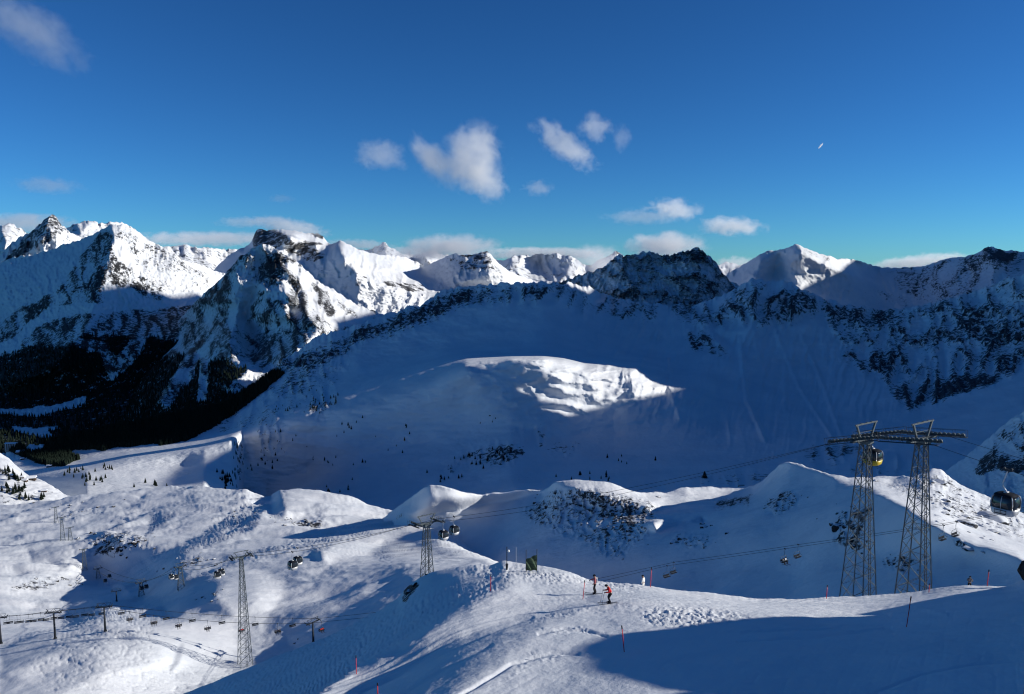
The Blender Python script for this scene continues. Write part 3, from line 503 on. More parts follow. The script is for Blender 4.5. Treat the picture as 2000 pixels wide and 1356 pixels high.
# =================================================================== A: the slope we stand on, with the piste
A_edge = [(-260,1700),(0,1530),(200,1430),(300,1385),(350,1362),(440,1325),(500,1300),(560,1275),(640,1243),(700,1214),(745,1190),(778,1168),(790,1152),(800,1143),(820,1128),(840,1118),(870,1112),(900,1107),(930,1103),(960,1103),(972,1098),(985,1094),(1000,1099),(1030,1103),(1060,1106),(1085,1110),(1110,1116),(1130,1124),(1150,1132),(1180,1137),(1250,1144),(1350,1155),(1420,1163),(1480,1170),(1540,1170),(1600,1168),(1700,1163),(1760,1159),(1800,1155),(1830,1149),(1860,1145),(1890,1143),(1930,1144),(1965,1146),(1985,1140),(2000,1132),(2100,1090),(2260,1000)]
A0 = [(a, b, float(np.interp(a, [-260,350,560,785,985,1100,1250,1480,1700,1850,2000,2260], [70,78,86,92,92,84,73,76,86,86,78,60]))) for a, b in A_edge]
A1 = [(-260,1740,60),(0,1570,62),(200,1470,64),(350,1402,68),(560,1315,73),(700,1262,73),(785,1222,73),(900,1168,74),(985,1146,74),(1100,1152,68),(1250,1164,62.5),(1480,1186,60),(1700,1187,63),(1850,1172,60),(2000,1168,56),(2260,1120,46)]
A2 = [(-260,1790,50),(0,1620,52),(200,1510,54),(350,1450,57),(560,1372,58),(700,1322,57),(785,1284,56.5),(900,1232,58),(985,1208,59),(1100,1202,57),(1250,1201,54),(1480,1216,50),(1700,1226,47.5),(2000,1224,43),(2260,1200,38)]
A3 = [(-260,1860,42),(0,1690,43),(200,1570,45),(350,1510,48),(560,1435,44),(700,1385,43),(785,1352,43),(900,1306,45),(1100,1272,46.5),(1250,1266,44.5),(1480,1276,41),(2000,1292,36),(2260,1290,31)]
A4 = [(-260,1950,33),(0,1780,34),(350,1600,33),(785,1440,33.5),(1100,1372,37),(1250,1358,36),(1480,1362,34),(2000,1378,30),(2260,1390,27)]
A5 = [(-260,2300,15),(1000,1800,15),(2260,1750,14)]
A_s = trace([(.52, [(250,1500),(350,1370),(560,1280),(745,1192),(790,1160),(830,1140),(900,1130),(1000,1128),(1010,1140),(950,1163),(870,1207),(780,1272),(700,1314),(633,1358),(560,1420),(400,1520)], 7, .7),
             (-.42, [(640,1356),(780,1272),(870,1207),(950,1165),(1010,1142),(1150,1160),(1140,1178),(1000,1214),(850,1277),(660,1358)], 5, .4),
             (.42, [(664,1358),(780,1308),(850,1279),(930,1240),(1000,1216),(1080,1195),(1150,1180),(1110,1203),(1050,1233),(1000,1262),(950,1300),(880,1356),(700,1450),(500,1500)], 6, .5),
             (-.5, [(480,1480),(616,1360),(690,1306),(770,1266),(862,1262),(800,1306),(755,1332),(712,1356),(600,1450),(540,1480)], 3, .25),
             (.40, [(1590,1206),(1700,1188),(1760,1167),(1850,1148),(1960,1149),(2050,1135),(2260,1100),(2260,1200),(1800,1225),(1620,1225)], 6, .5)])
A_churn = trace([(1, [(1245,1205),(1270,1190),(1340,1185),(1430,1195),(1480,1205),(1420,1220),(1320,1228),(1280,1222)], 4, .6), (.9, [(985,1100),(1150,1132),(1260,1146),(1250,1152),(1100,1140),(1000,1135),(900,1120),(900,1108)], 5, .6),
                 (.35, [(1040,1270),(1130,1278),(1100,1290),(1040,1297),(1000,1325),(970,1340),(985,1318)], 4, .4), (.6, [(1050,1230),(1130,1222),(1190,1240),(1130,1236),(1060,1238)], 3, .3),
                 (.55, [(1000,1235),(1060,1200),(1180,1182),(1320,1190),(1180,1192),(1080,1206)], 4, .5)])
A_piste = trace([(1, [(640,1356),(780,1272),(950,1165),(1010,1142),(1250,1148),(1700,1166),(1640,1195),(1440,1203),(1140,1176),(1000,1214),(850,1277),(666,1356)], 6, .4)])
A_left = trace([(1, [(350,1380),(560,1280),(780,1170),(960,1130),(1000,1140),(860,1205),(640,1350),(500,1450)], 8)])
A_tr = lines([(-1, 3.0, [(900,1356),(1000,1295),(1080,1275),(1130,1277)]), (-1, 2.2, [(1052,1240),(1100,1228),(1150,1232),(1185,1243)]), (-.7, 2.2, [(700,1356),(800,1310),(900,1262),(960,1235),(1040,1205)]),
              (-.8, 2.5, [(780,1356),(880,1300),(960,1262)]), (-.6, 2, [(1450,1236),(1600,1232),(1760,1216)]), (-.6, 2, [(1440,1252),(1600,1246),(1740,1226)]), (-.5, 2, [(1700,1356),(1800,1320),(1900,1300),(2000,1290)]), (.6, 3, [(1740,1200),(1800,1190),(1850,1200)]),
              (-.6, 2, [(560,1350),(700,1270),(800,1215)]), (-.6, 2, [(600,1356),(740,1270),(840,1205)]), (-.5, 2, [(430,1356),(600,1285),(720,1220)])])
def A_z(x, y, px, py):
    ch = sample(A_churn, px, py); pi = sample(A_piste, px, py); lf = sample(A_left, px, py); tr = sample(A_tr, px, py)
    # direction of travel down the piste bends from -x towards the camera
    yc = np.interp(x, [-40,-16,-11,0,7,20,35,80], [34,50,55,62.5,66,71,76,88]); v1 = y-yc; u1 = x
    cord = np.sin(v1*2*math.pi/.7+fbm(x/5, y/5, 2, 3)*2.5)*.012
    rut = fbm(v1*1.3, u1*.06, 4, 171, .6)
    out = fbm(x/9, y/9, 4, 173)*.22 + pi*(rut*.10+cord)
    out = out + ch*(ridged(x*1.2+fbm(x, y, 2, 6), y*1.4, 5, 177, .68)-.5)*.24 + ch*np.maximum(0, fbm(x*2.6, y*1.6, 3, 178))*.16
    out = out + (1-pi)*fbm(x*.5, y*.32, 5, 179, .6)*.05 + tr*.13
    # skied-out left flank: crossing diagonal tracks
    return out + (lf+.12)*scribble(x*.54+y*.84, x*.84-y*.54, 185, 18, 1.5, 5, .07)*.06 + lf*(fbm((x*.54+y*.84)*.25, (x*.84-y*.54)*1.1, 4, 183, .6)*.09)
A_rock = trace([(.62, [(790,1160),(800,1140),(815,1140),(800,1165)], 2, .5), (.52, [(780,1175),(792,1150),(845,1118),(820,1145),(792,1180)], 3, .7)])
sheet('snow_slope', key='slope', curves=[A0, A1, A2, A3, A4, A5], mat=snow_mat('piste_snow', .5, strata=1.0, bump=.3), slope=A_s, zfun=A_z, rock=A_rock, ridge_rough=(.7, 34, 10), back=(.8, 1.1), smooth=3, psm=70, lsm=60, gmin=.16, slope_cut=1100, lam=.18, rstep=2.0)
# =================================================================== unseen ridges beyond the right edge, crests shaped to throw the wanted shadows
def shadow_ridge(name, prof, Xf, wl, wr, seed, rough, n0=10, mat=None, basez=None):
    """prof: list of (Y, Hs) = height at x=0 of the shadow the crest throws along each depth; Xf(Y) = x of the crest"""
    Ys = np.array([p[0] for p in prof], float); Hs = np.array([p[1] for p in prof], float)
    n = 420; yy = np.exp(np.linspace(math.log(Ys[0]), math.log(Ys[-1]), n))
    hh = np.interp(yy, Ys, Hs); X = np.array([Xf(v) for v in yy])
    top = hh + X*TAN_E + fbm(yy/(yy*0+rough[1]), yy*0, 4, seed)*rough[0]
    us = np.concatenate([np.linspace(-1, 0, 46)[:-1], np.linspace(0, 1, 30)])
    U, YY = np.meshgrid(us, yy, indexing='ij')
    T = np.broadcast_to(top[None], U.shape); XX = np.broadcast_to(X[None], U.shape)
    WL = np.array([wl(v) for v in yy])[None]; WR = np.array([wr(v) for v in yy])[None]
    x = XX + np.where(U < 0, U*WL, U*WR)
    bz = np.array([basez(v) for v in yy])[None]
    prof_ = np.abs(U)**1.05
    z = T*(1-prof_) + bz*prof_ + (ridged(x/(WL*.35), YY/(WL*.35), 5, seed+3)-.5)*WL*.22*np.clip(np.abs(U)*5, 0, 1)*(1-np.abs(U)**4)
    vert = np.stack([x, YY, z], -1); nr, nc = U.shape
    me = bpy.data.meshes.new(name); me.vertices.add(nr*nc); me.vertices.foreach_set('co', vert.reshape(-1).astype(np.float32))
    i, j = np.meshgrid(np.arange(nr-1), np.arange(nc-1), indexing='ij'); a0 = (i*nc+j).ravel()
    q = np.stack([a0, a0+nc, a0+nc+1, a0+1], 1).astype(np.int32)
    me.loops.add(q.size); me.loops.foreach_set('vertex_index', q.ravel()); me.polygons.add(len(q)); me.polygons.foreach_set('loop_start', np.arange(0, q.size, 4, dtype=np.int32))
    me.polygons.foreach_set('use_smooth', np.ones(len(q), bool)); me.update(calc_edges=True)
    at = me.attributes.new('rock', 'FLOAT', 'POINT'); at.data.foreach_set('value', np.full(nr*nc, .42, np.float32))
    me.materials.append(mat); ob = bpy.data.objects.new(name, me); COL.objects.link(ob); ob['kind'] = 'structure'
    return ob
def prof_from(layer, pts, lift=0.0):
    """pts: (px, py) along the shadow's edge on a sheet -> (Y, Hs)"""
    out = []
    for px, py in pts:
        g = ground(layer, px, py); out.append((g.y, g.z - g.x*TAN_E + lift))
    out.sort()
    return out
M_off = snow_mat('unseen_hill_snow', 8, strata=1.8)
edge = prof_from('slope', [(1560,1204),(1480,1206),(1400,1214),(1300,1229),(1190,1240),(1130,1262),(1116,1280),(1150,1305),(1200,1328),(1300,1347),(1400,1358)])
y0, y1 = edge[0][0], edge[-1][0]
edge = [(y0*.45, edge[0][1]-14), (y0*.92, edge[0][1]-1.2)] + edge + [(y1*1.06, edge[-1][1]-6), (y1*1.6, edge[-1][1]-30)]
shadow_ridge('hill', edge, lambda Y: .667*Y*1.25+16, lambda Y: .667*Y*.22+12, lambda Y: 60+Y*.5, 201, (.25, 4.0), mat=M_off, basez=lambda Y: -.32*Y-9)  # unseen hill, crest cut so its shadow ends along the traced edge
kn = prof_from('D', [(1300,768),(1270,775),(1200,787),(1150,800),(1110,815)])
lo = [p for p in prof_from('D', [(325,950),(332,930),(345,910),(380,895),(420,880),(450,870)]) if p[0] < 1600]
print('KNOLL', kn); print('LEFT', lo)
hz = lo[-1][1]
prof = [(900,-700),(lo[0][0]-80,lo[0][1]-60)] + lo + [(1610, hz), (1650, 90), (kn[0][0]-30, 90)] + kn + [(kn[-1][0]+40, kn[-1][1]-10),(1975,-345),(2020,-250),(2060,60),(2120,210),(3050,190),(3105,-215),(3290,-215),(3600,-100),(4250,60),(5100,40),(5250,1000),(6000,950),(6180,745),(6480,745),(6600,100),(6720,-1160),(8500,-1250)]
prof = [p for k, p in enumerate(prof) if k == 0 or p[0] > max(q[0] for q in prof[:k])]
shadow_ridge('mountain', prof, lambda Y: Y+400, lambda Y: (Y+400)-.70*Y, lambda Y: .6*Y+500, 205, (10, 160.0), mat=snow_mat('unseen_range_snow', 20), basez=lambda Y: -300-.02*Y)  # unseen range, crest notched to light the knoll and shade the bowl
# =================================================================== helpers for built things
class MB:
    def __init__(s): s.v = []; s.f = []
    def add(s, vs, fs):
        o = len(s.v); s.v += [tuple(map(float, q)) for q in vs]; s.f += [tuple(i+o for i in f) for f in fs]; return s
    def box(s, c, d, R=None):
        vs = []
        for sx in (-.5, .5):
            for sy in (-.5, .5):
                for sz in (-.5, .5):
                    p = Vector((sx*d[0], sy*d[1], sz*d[2]))
                    if R is not None: p = R @ p
                    vs.append(Vector(c)+p)
        return s.add(vs, [(0,1,3,2),(4,6,7,5),(0,4,5,1),(2,3,7,6),(0,2,6,4),(1,5,7,3)])
    def bar(s, a, b, w, h=None):
        a = Vector(a); b = Vector(b); d = b-a; L = d.length
        if L < 1e-6: return s
        R = d.to_track_quat('Z', 'Y').to_matrix()
        return s.box((a+b)/2, (w, h or w, L), R)
    def tube(s, pts, r, n=6, cap=True):
        pts = [Vector(p) for p in pts]; rr = r if isinstance(r, (list, tuple)) else [r]*len(pts)
        vs = []; fs = []
        for i, p in enumerate(pts):
            d = (pts[min(i+1, len(pts)-1)]-pts[max(i-1, 0)]); R = d.to_track_quat('Z', 'Y').to_matrix()
            for k in range(n):
                a = 2*math.pi*k/n; vs.append(p + R @ Vector((math.cos(a)*rr[i], math.sin(a)*rr[i], 0)))
        for i in range(len(pts)-1):
            for k in range(n):
                fs.append((i*n+k, i*n+(k+1) % n, (i+1)*n+(k+1) % n, (i+1)*n+k))
        if cap: fs += [tuple(range(n))[::-1], tuple((len(pts)-1)*n+k for k in range(n))]
        return s.add(vs, fs)
    def loft(s, rings, cap=True):
        """rings: lists of equal numbers of points"""
        n = len(rings[0]); vs = [p for r in rings for p in r]; fs = []
        for i in range(len(rings)-1):
            for k in range(n): fs.append((i*n+k, i*n+(k+1) % n, (i+1)*n+(k+1) % n, (i+1)*n+k))
        if cap: fs += [tuple(range(n))[::-1], tuple((len(rings)-1)*n+k for k in range(n))]
        return s.add(vs, fs)
    def mesh(s, name, mat, smooth=False):
        me = bpy.data.meshes.new(name); me.from_pydata(s.v, [], s.f); me.update()
        bm = bmesh.new(); bm.from_mesh(me); bmesh.ops.recalc_face_normals(bm, faces=bm.faces); bm.to_mesh(me); bm.free()
        if smooth: me.polygons.foreach_set('use_smooth', [True]*len(me.polygons))
        me.materials.append(mat); return me
    def build(s, name, mat, parent=None, smooth=False):
        o = bpy.data.objects.new(name, s.mesh(name, mat, smooth)); COL.objects.link(o)
        if parent is not None: o.parent = parent
        return o
def tag(o, label, cat, group=None, kind=None):
    o['label'] = label; o['category'] = cat
    if group: o['group'] = group
    elif 'group' in o: del o['group']
    if kind: o['kind'] = kind
    return o
def thing(name, label, cat, loc=(0,0,0), rz=0, group=None):
    o = bpy.data.objects.new(name, None); COL.objects.link(o); o.location = loc; o.rotation_euler = (0, 0, rz)
    o.empty_display_size = .1
    return tag(o, label, cat, group)
def copy_tree(o, parent=None):
    c = o.copy(); COL.objects.link(c); c.parent = parent
    for ch in list(o.children): copy_tree(ch, c)
    return c
def flat(name, col, rough=.6, metal=0.0, var=.12, scale=3.0, spec=.3):
    m, t, bs = newmat(name); N = t.nodes.new; K = t.links.new
    tc = N('ShaderNodeTexCoord'); n = N('ShaderNodeTexNoise'); n.inputs['Scale'].default_value = scale; n.inputs['Detail'].default_value = 6; K(tc.outputs['Object'], n.inputs['Vector'])
    cr = N('ShaderNodeValToRGB'); cr.color_ramp.elements[0].position = .3; cr.color_ramp.elements[1].position = .7
    cr.color_ramp.elements[0].color = (*[c*(1-var) for c in col], 1); cr.color_ramp.elements[1].color = (*[min(1, c*(1+var)) for c in col], 1)
    K(n.outputs['Fac'], cr.inputs['Fac']); K(cr.outputs[0], bs.inputs['Base Color'])
    bs.inputs['Roughness'].default_value = rough; bs.inputs['Metallic'].default_value = metal; bs.inputs['Specular IOR Level'].default_value = spec
    return m
MT = dict(
    steel=flat('galvanised_steel', (.085,.105,.115), .65, .1, .25, 2.0), dark=flat('dark_steel', (.030,.036,.044), .7, 0, .3, 3, .15), rope=flat('steel_rope', (.03,.033,.038), .5, .4, .1),
    black=flat('black_plastic', (.014,.017,.024), .8, 0, .1, 3, .08), glass=flat('tinted_glass', (.02,.025,.03), .08, 0, .05, 1, .6), yellow=flat('yellow_paint', (.55,.40,.03), .4, 0, .1), silver=flat('silver_paint', (.52,.53,.54), .35, .2, .06),
    red=flat('red_plastic', (.60,.025,.035), .45, 0, .1), redc=flat('red_cloth', (.50,.012,.015), .8, 0, .15, 8), pants=flat('black_cloth', (.012,.013,.016), .85, 0, .25, 8), navy=flat('navy_cloth', (.015,.02,.05), .85, 0, .2, 8),
    white=flat('white_cloth', (.75,.74,.70), .8, 0, .06, 8), skin=flat('skin', (.42,.25,.17), .6, 0, .06, 10), pole=flat('ski_metal', (.10,.10,.11), .4, .5), green=flat('green_net', (.055,.09,.055), .8, 0, .5, 6),
    wall=flat('plaster_wall', (.30,.28,.25), .8, 0, .1, .3), wood=flat('dark_wood', (.06,.04,.028), .8, 0, .3, 1), snow=flat('snow_load', (.74,.77,.81), .8, 0, .05, 1, .1), pink=flat('pink_cloth', (.45,.12,.12), .85, 0, .1, 8),
    grey=flat('grey_cloth', (.12,.12,.13), .85, 0, .1, 8))

# =================================================================== lattice towers
def lattice_tower(h, bw, tw, tilt=0.0, gauge=5.5, batt=8.0, roll=10, frame=True, leg=.12, brace=.055, detail=True, label='', group=None, fh=1.9):
    t = thing('lattice_tower', label, 'cable car tower', group=group)
    nL = max(4, int(h/(bw*.55)))
    def cn(k, z):
        w = (bw+(tw-bw)*(z/h))/2; return Vector(((w, w), (-w, w), (-w, -w), (w, -w))[k]).to_3d()+Vector((0, 0, z))
    for k in range(4): MB().bar(cn(k, 0), cn(k, h), leg).build('leg', MT['steel'], t)
    zs = [h*(1-(1-i/nL)**1.25*1.0) if False else h*(i/nL)**.88 for i in range(nL+1)]
    br = MB()
    for i in range(nL):
        for k in range(4):
            a, b = cn(k, zs[i]), cn(k, zs[i+1]); c, d = cn((k+1) % 4, zs[i]), cn((k+1) % 4, zs[i+1])
            br.bar(a, d, brace); br.bar(c, b, brace)
            if i % 2 == 0: br.bar(a, c, brace)
    br.build('bracing', MT['steel'], t)
    if detail:
        ld = MB()
        p0, p1 = cn(3, 0)*.0+Vector((0, -bw*.5, 0)), Vector((0, -tw*.5, h))
        for s in (-.22, .22): ld.bar(p0+Vector((s, 0, 0)), p1+Vector((s, 0, 0)), .07)
        for i in range(int(h/.4)): q = p0.lerp(p1, i*.4/h); ld.bar(q+Vector((-.22, 0, 0)), q+Vector((.22, 0, 0)), .04)
        ld.build('ladder', MT['dark'], t)
    ca = MB(); g = gauge/2
    ca.box((0, 0, h+.15), (gauge+1.2, .42, .34)); ca.box((0, 0, h-.25), (tw+.5, tw+.5, .5))
    for s in (-1, 1): ca.bar((s*tw*.5, 0, h-.9), (s*(g*.75), 0, h+.05), .14)
    ca.build('crossarm', MT['steel'], t)
    for s in (-1, 1):
        rb = MB(); zt = 0.0
        rb.box((0, 0, zt-.1), (.16, batt, .16))
        for i in range(roll//2):
            y = (i-(roll//2-1)/2)*batt/(roll//2); rb.bar((-.12, y-.45, zt-.02), (-.12, y+.45, zt-.02), .10); rb.bar((0, y, zt-.25), (0, y, zt+.1), .12)
        bo = rb.build('roller_battery', MT['dark'], t); bo.location = (s*g, 0, h+.42); bo.rotation_euler = (tilt, 0, 0)
        if detail:
            wl = MB()
            for i in range(roll):
                y = (i-(roll-1)/2)*batt/roll
                wl.tube([(-.09, y, zt+.02), (.09, y, zt+.02)], .26, 10)
            wl.build('rollers', MT['steel'], bo)
            wk = MB(); wx = s*.75; wk.box((wx, 0, zt-.35), (.55, batt*.96, .05))
            for q in (-1, 1):
                wk.bar((wx+.27*q, -batt*.48, zt+.55), (wx+.27*q, batt*.48, zt+.55), .035)
                for i in range(6): y = (i-2.5)*batt*.19; wk.bar((wx+.27*q, y, zt-.35), (wx+.27*q, y, zt+.55), .03)
            wk.build('catwalk', MT['dark'], bo)
    if frame:
        fr = MB(); a = g*.46; b = g*.82
        for s in (-1, 1): fr.bar((s*a, 0, h+.3), (s*b, 0, h+.3+fh), .22)
        fr.bar((-b-.35, 0, h+.3+fh), (b+.35, 0, h+.3+fh), .17); fr.bar((-a*1.35, 0, h+.3+fh*.42), (a*1.35, 0, h+.3+fh*.42), .05)
        for q in (-.5, .1, .6): fr.box((b*q, 0, h+.3+fh+.06), (.5, .2, .16))
        fr.build('lifting_frame', MT['steel'], t)
    return t
LINE_A = math.atan2(.575, .818)
def put_tower(t, x, y, z, rz=LINE_A): t.location = (x, y, z); t.rotation_euler = (0, 0, rz); return t
def at(px, py, Y): return V(px, py, Y)
TOW = []   # (support point left, support point right) per tower
def gondola_tower(px, pytop, Y, ground_z, bw, tw, label, rz=LINE_A, gauge=5.5, **kw):
    top = at(px, pytop, Y); h = top.z - .42 - ground_z
    t = lattice_tower(h, bw, tw, gauge=gauge, label=label, group='lattice towers of the gondola lift', **kw)
    put_tower(t, top.x, top.y, ground_z, rz)
    R = Vector((math.cos(rz), math.sin(rz), 0)); s = Vector((top.x, top.y, ground_z+h+.42+.3))
    TOW.append((s-R*gauge/2, s+R*gauge/2, rz)); return t
gondola_tower(1801, 853, 93.5, -45.5, 3.5, 1.0, 'right one of the twin tall lattice towers beside the piste', roll=14, batt=7.6, tilt=-.12)
gondola_tower(1691, 853, 100, -45.5, 3.4, .95, 'left one of the twin tall lattice towers, yellow cabin behind it', roll=14, batt=7.6, tilt=-.27)
gondola_tower(833, 1020, 185, -86, 3.4, 1.1, 'dark lattice tower rising behind the rocky snow knoll, two cabins to its right', batt=6, leg=.15, brace=.07, tilt=-.1)
g = ground('C', 470, 1299)
gondola_tower(471, 1086, g.y, g.z-.6, 4.2, .9, 'very tall slender lattice tower standing alone in the bright hollow', batt=4.5, leg=.15, brace=.075, fh=1.7)
for px, pb, pt, lab in ((352, 1151, 1106, 'small lattice tower at the edge of the shaded gully, cabins to its left'), (275, 1164, 1137, 'small lattice tower with two cabins hanging at its head'), (191, 1131, 1110, 'tiny lattice tower below the rocky mound')):
    g = ground('C', px, pb)
    gondola_tower(px, pt, g.y, g.z-.5, 3.4, 1.2, lab, batt=5, detail=False, leg=.17, brace=.09)
for px, pb, pt, lab in ((136, 1055, 1030, 'tiny far lattice tower left of the rocky mound, right one of three'), (120, 1056, 1010, 'thin tall far lattice tower left of the rocky mound, middle one of three'), (108, 1021, 990, 'thin far lattice tower uphill, left one of three'), (163, 1112, 1072, 'thin dark lattice tower in the blue shadow of the rocky mound')):
    g = ground('C', px, pb)
    gondola_tower(px, pt, g.y, g.z-.5, 3.6, 1.2, lab, batt=4, detail=False, leg=.19, brace=.09, frame=False)

# ropes of the gondola
def sagged(pts, sag):
    out = []
    for a, b in zip(pts[:-1], pts[1:]):
        L = (b-a).length; n = max(2, min(60, int(L/3)))
        for i in range(n): t = i/n; p = a.lerp(b, t); p.z -= 4*sag*L*t*(1-t); out.append(p)
    out.append(pts[-1]); return out
def rope_thing(name, pts, r, label, group):
    m = MB(); m.tube(pts, [max(r, p.length*.00022) for p in pts], 5); o = m.build(name, MT['rope']); return tag(o, label, 'cable', group)
Rr = TOW[0][2]; fwd = Vector((math.sin(Rr), -math.cos(Rr), 0))
near = [TOW[0][0]+fwd*55+Vector((0, 0, -5.5)), TOW[0][0]] + [TOW[k][0] for k in range(1, 7)]
far = [TOW[0][1]+fwd*55+Vector((0, 0, -5.5)), TOW[0][1]] + [TOW[k][1] for k in range(1, 7)]
ROPE_N = sagged(near, .018); ROPE_F = sagged(far, .012)
rope_thing('haul_rope', ROPE_N, .028, 'nearer and lower one of the two gondola ropes crossing the view', 'ropes of the gondola lift')
rope_thing('haul_rope', ROPE_F, .028, 'farther and upper one of the two gondola ropes crossing the view', 'ropes of the gondola lift')
def rope_at(rope, px):
    best = None
    for a, b in zip(rope[:-1], rope[1:]):
        qa = proj(a.x, a.y, a.z)[0]; qb = proj(b.x, b.y, b.z)[0]
        if min(qa, qb) <= px <= max(qa, qb) and abs(qa-qb) > 1e-6:
            return a.lerp(b, (px-qa)/(qb-qa)), (b-a)
    return min(((abs(proj(p.x, p.y, p.z)[0]-px), p) for p in rope), key=lambda q: q[0])[1], Vector((-.57, .82, 0))

# =================================================================== cabins
def cabin(low, label, group='gondola cabins on the ropes'):
    t = thing('gondola_cabin', label, 'gondola cabin', group=group)   # origin: rope point; body hangs 3.4 m below
    zc = -3.3; H = 2.15
    def ring(z, wx, wy, n=20, e=3.6):
        out = []
        for k in range(n):
            a = 2*math.pi*k/n; c, s = math.cos(a), math.sin(a)
            r = (abs(c)**e+abs(s)**e)**(-1/e); out.append((c*r*wx, s*r*wy, z))
        return out
    zb = zc-H/2
    prof = [(0, .74, .80), (.12, .92, .98), (.35, 1.0, 1.06), (.75, 1.05, 1.12)]
    MB().loft([ring(zb+z, a, b) for z, a, b in prof]).build('lower_shell', low, t, True)
    MB().loft([ring(zb+z, a*.985, b*.985) for z, a, b in [(.75, 1.05, 1.12), (1.2, 1.06, 1.12), (1.7, .98, 1.04), (1.92, .86, .92)]]).build('window_band', MT['glass'], t, True)
    MB().loft([ring(zb+z, a, b) for z, a, b in [(1.90, .89, .95), (2.0, .84, .9), (2.12, .6, .64), (2.15, .35, .38)]]).build('roof', MT['black'], t, True)
    for sx in (-1, 1):
        for sy in (-1, 1):
            pl = MB(); pl.tube([(sx*.90, sy*.96, zb+.72), (sx*.92, sy*.975, zb+1.2), (sx*.85, sy*.9, zb+1.7), (sx*.73, sy*.78, zb+1.96)], .05, 6); pl.build('pillar', MT['silver'], t, True)
        pl = MB(); pl.tube([(sx*1.05, 0, zb+.3), (sx*1.07, 0, zb+1.2), (sx*.99, 0, zb+1.7), (sx*.87, 0, zb+1.95)], .035, 6); pl.build('pillar', MT['silver'], t, True)
    for sx in (-1, 1):
        d = MB(); d.bar((sx*1.1, -.5, zb+.25), (sx*1.1, -.5, zb+.68), .03); d.bar((sx*1.1, .5, zb+.25), (sx*1.1, .5, zb+.68), .03); d.bar((sx*1.13, -.5, zb+.3), (sx*1.13, .5, zb+.3), .08); d.bar((sx*1.13, -.5, zb+.62), (sx*1.13, .5, zb+.62), .05)
        d.build('ski_rack', MT['dark'], t)
    h = MB(); h.tube([(0, 0, zb+2.1), (0, .05, zb+2.35), (0, .32, zb+2.7), (0, .35, zb+3.1), (0, .08, -.3), (0, 0, -.05)], .055, 8); h.box((0, 0, zb+2.2), (.5, .3, .12)); h.build('hanger', MT['silver'], t, True)
    gp = MB(); gp.box((0, 0, 0), (.18, .75, .22)); 
    for y in (-.32, .32): gp.tube([(-.1, y, .12), (.1, y, .12)], .12, 8)
    gp.build('grip', MT['dark'], t)
    return t
def hang(t, rope, px, rz=None):
    p, d = rope_at(rope, px); t.location = p; t.rotation_euler = (0, 0, math.atan2(d.y, d.x)-math.pi/2 if rz is None else rz); return t
c0 = hang(cabin(MT['yellow'], 'yellow and grey gondola cabin hanging behind the left twin tower', 'gondola cabins on the ropes'), ROPE_F, 1707)
c1 = hang(cabin(MT['silver'], 'silver gondola cabin with dark windows at the right edge'), ROPE_N, 1969)
c1.scale = (1.15,)*3
for rope, px, lab in ((ROPE_N, 866, 'left one of two silver cabins side by side, right of the dark lattice tower'), (ROPE_F, 887, 'right one of two silver cabins side by side, right of the dark lattice tower'),
                      (ROPE_N, 571, 'left one of two small dark cabins above the tracked slope'), (ROPE_F, 581, 'right one of two small dark cabins above the tracked slope'),
                      (ROPE_N, 424, 'left one of two small cabins between the slender tower and the gully tower'), (ROPE_F, 432, 'right one of two small cabins between the slender tower and the gully tower'),
                      (ROPE_N, 334, 'left one of two tiny cabins just left of the gully tower'), (ROPE_F, 343, 'right one of two tiny cabins just left of the gully tower'),
                      (ROPE_N, 276, 'tiny cabin hanging at the head of a small tower, nearer rope'), (ROPE_F, 285, 'tiny cabin just right of a small tower head, farther rope'),
                      (ROPE_N, 205, 'lower one of two tiny cabins above the white slope'), (ROPE_F, 213, 'upper one of two tiny cabins above the white slope')):
    c = copy_tree(c1); c.scale = (1.0 if px > 800 else 1.25,)*3; c['label'] = lab; hang(c, rope, px)

# =================================================================== chairlift
def chair(label, seat_mat=None):
    t = thing('lift_chair', label, 'chairlift chair', group='chairs of the chairlift')
    MB().box((0, -.05, -2.95), (2.1, .52, .09)).build('seat', seat_mat or MT['black'], t)
    b = MB(); b.box((0, .26, -2.6), (2.1, .07, .42), Matrix.Rotation(-.2, 3, 'X')); b.build('backrest', MT['black'], t)
    f = MB()
    for s in (-1, 1):
        f.tube([(s*1.08, -.3, -2.95), (s*1.08, .28, -2.95), (s*1.08, .34, -2.2), (s*.95, .2, -1.75), (0, .05, -1.62)], .035, 6)
    f.tube([(0, .05, -1.62), (0, .05, -.9), (0, 0, -.1)], .045, 6); f.build('frame', MT['steel'], t)
    sb = MB(); sb.tube([(-1.0, .25, -2.3), (-1.0, -.45, -2.5), (1.0, -.45, -2.5), (1.0, .25, -2.3)], .028, 6); sb.build('safety_bar', MT['steel'], t)
    MB().box((0, 0, 0), (.16, .5, .2)).build('grip', MT['dark'], t)
    return t
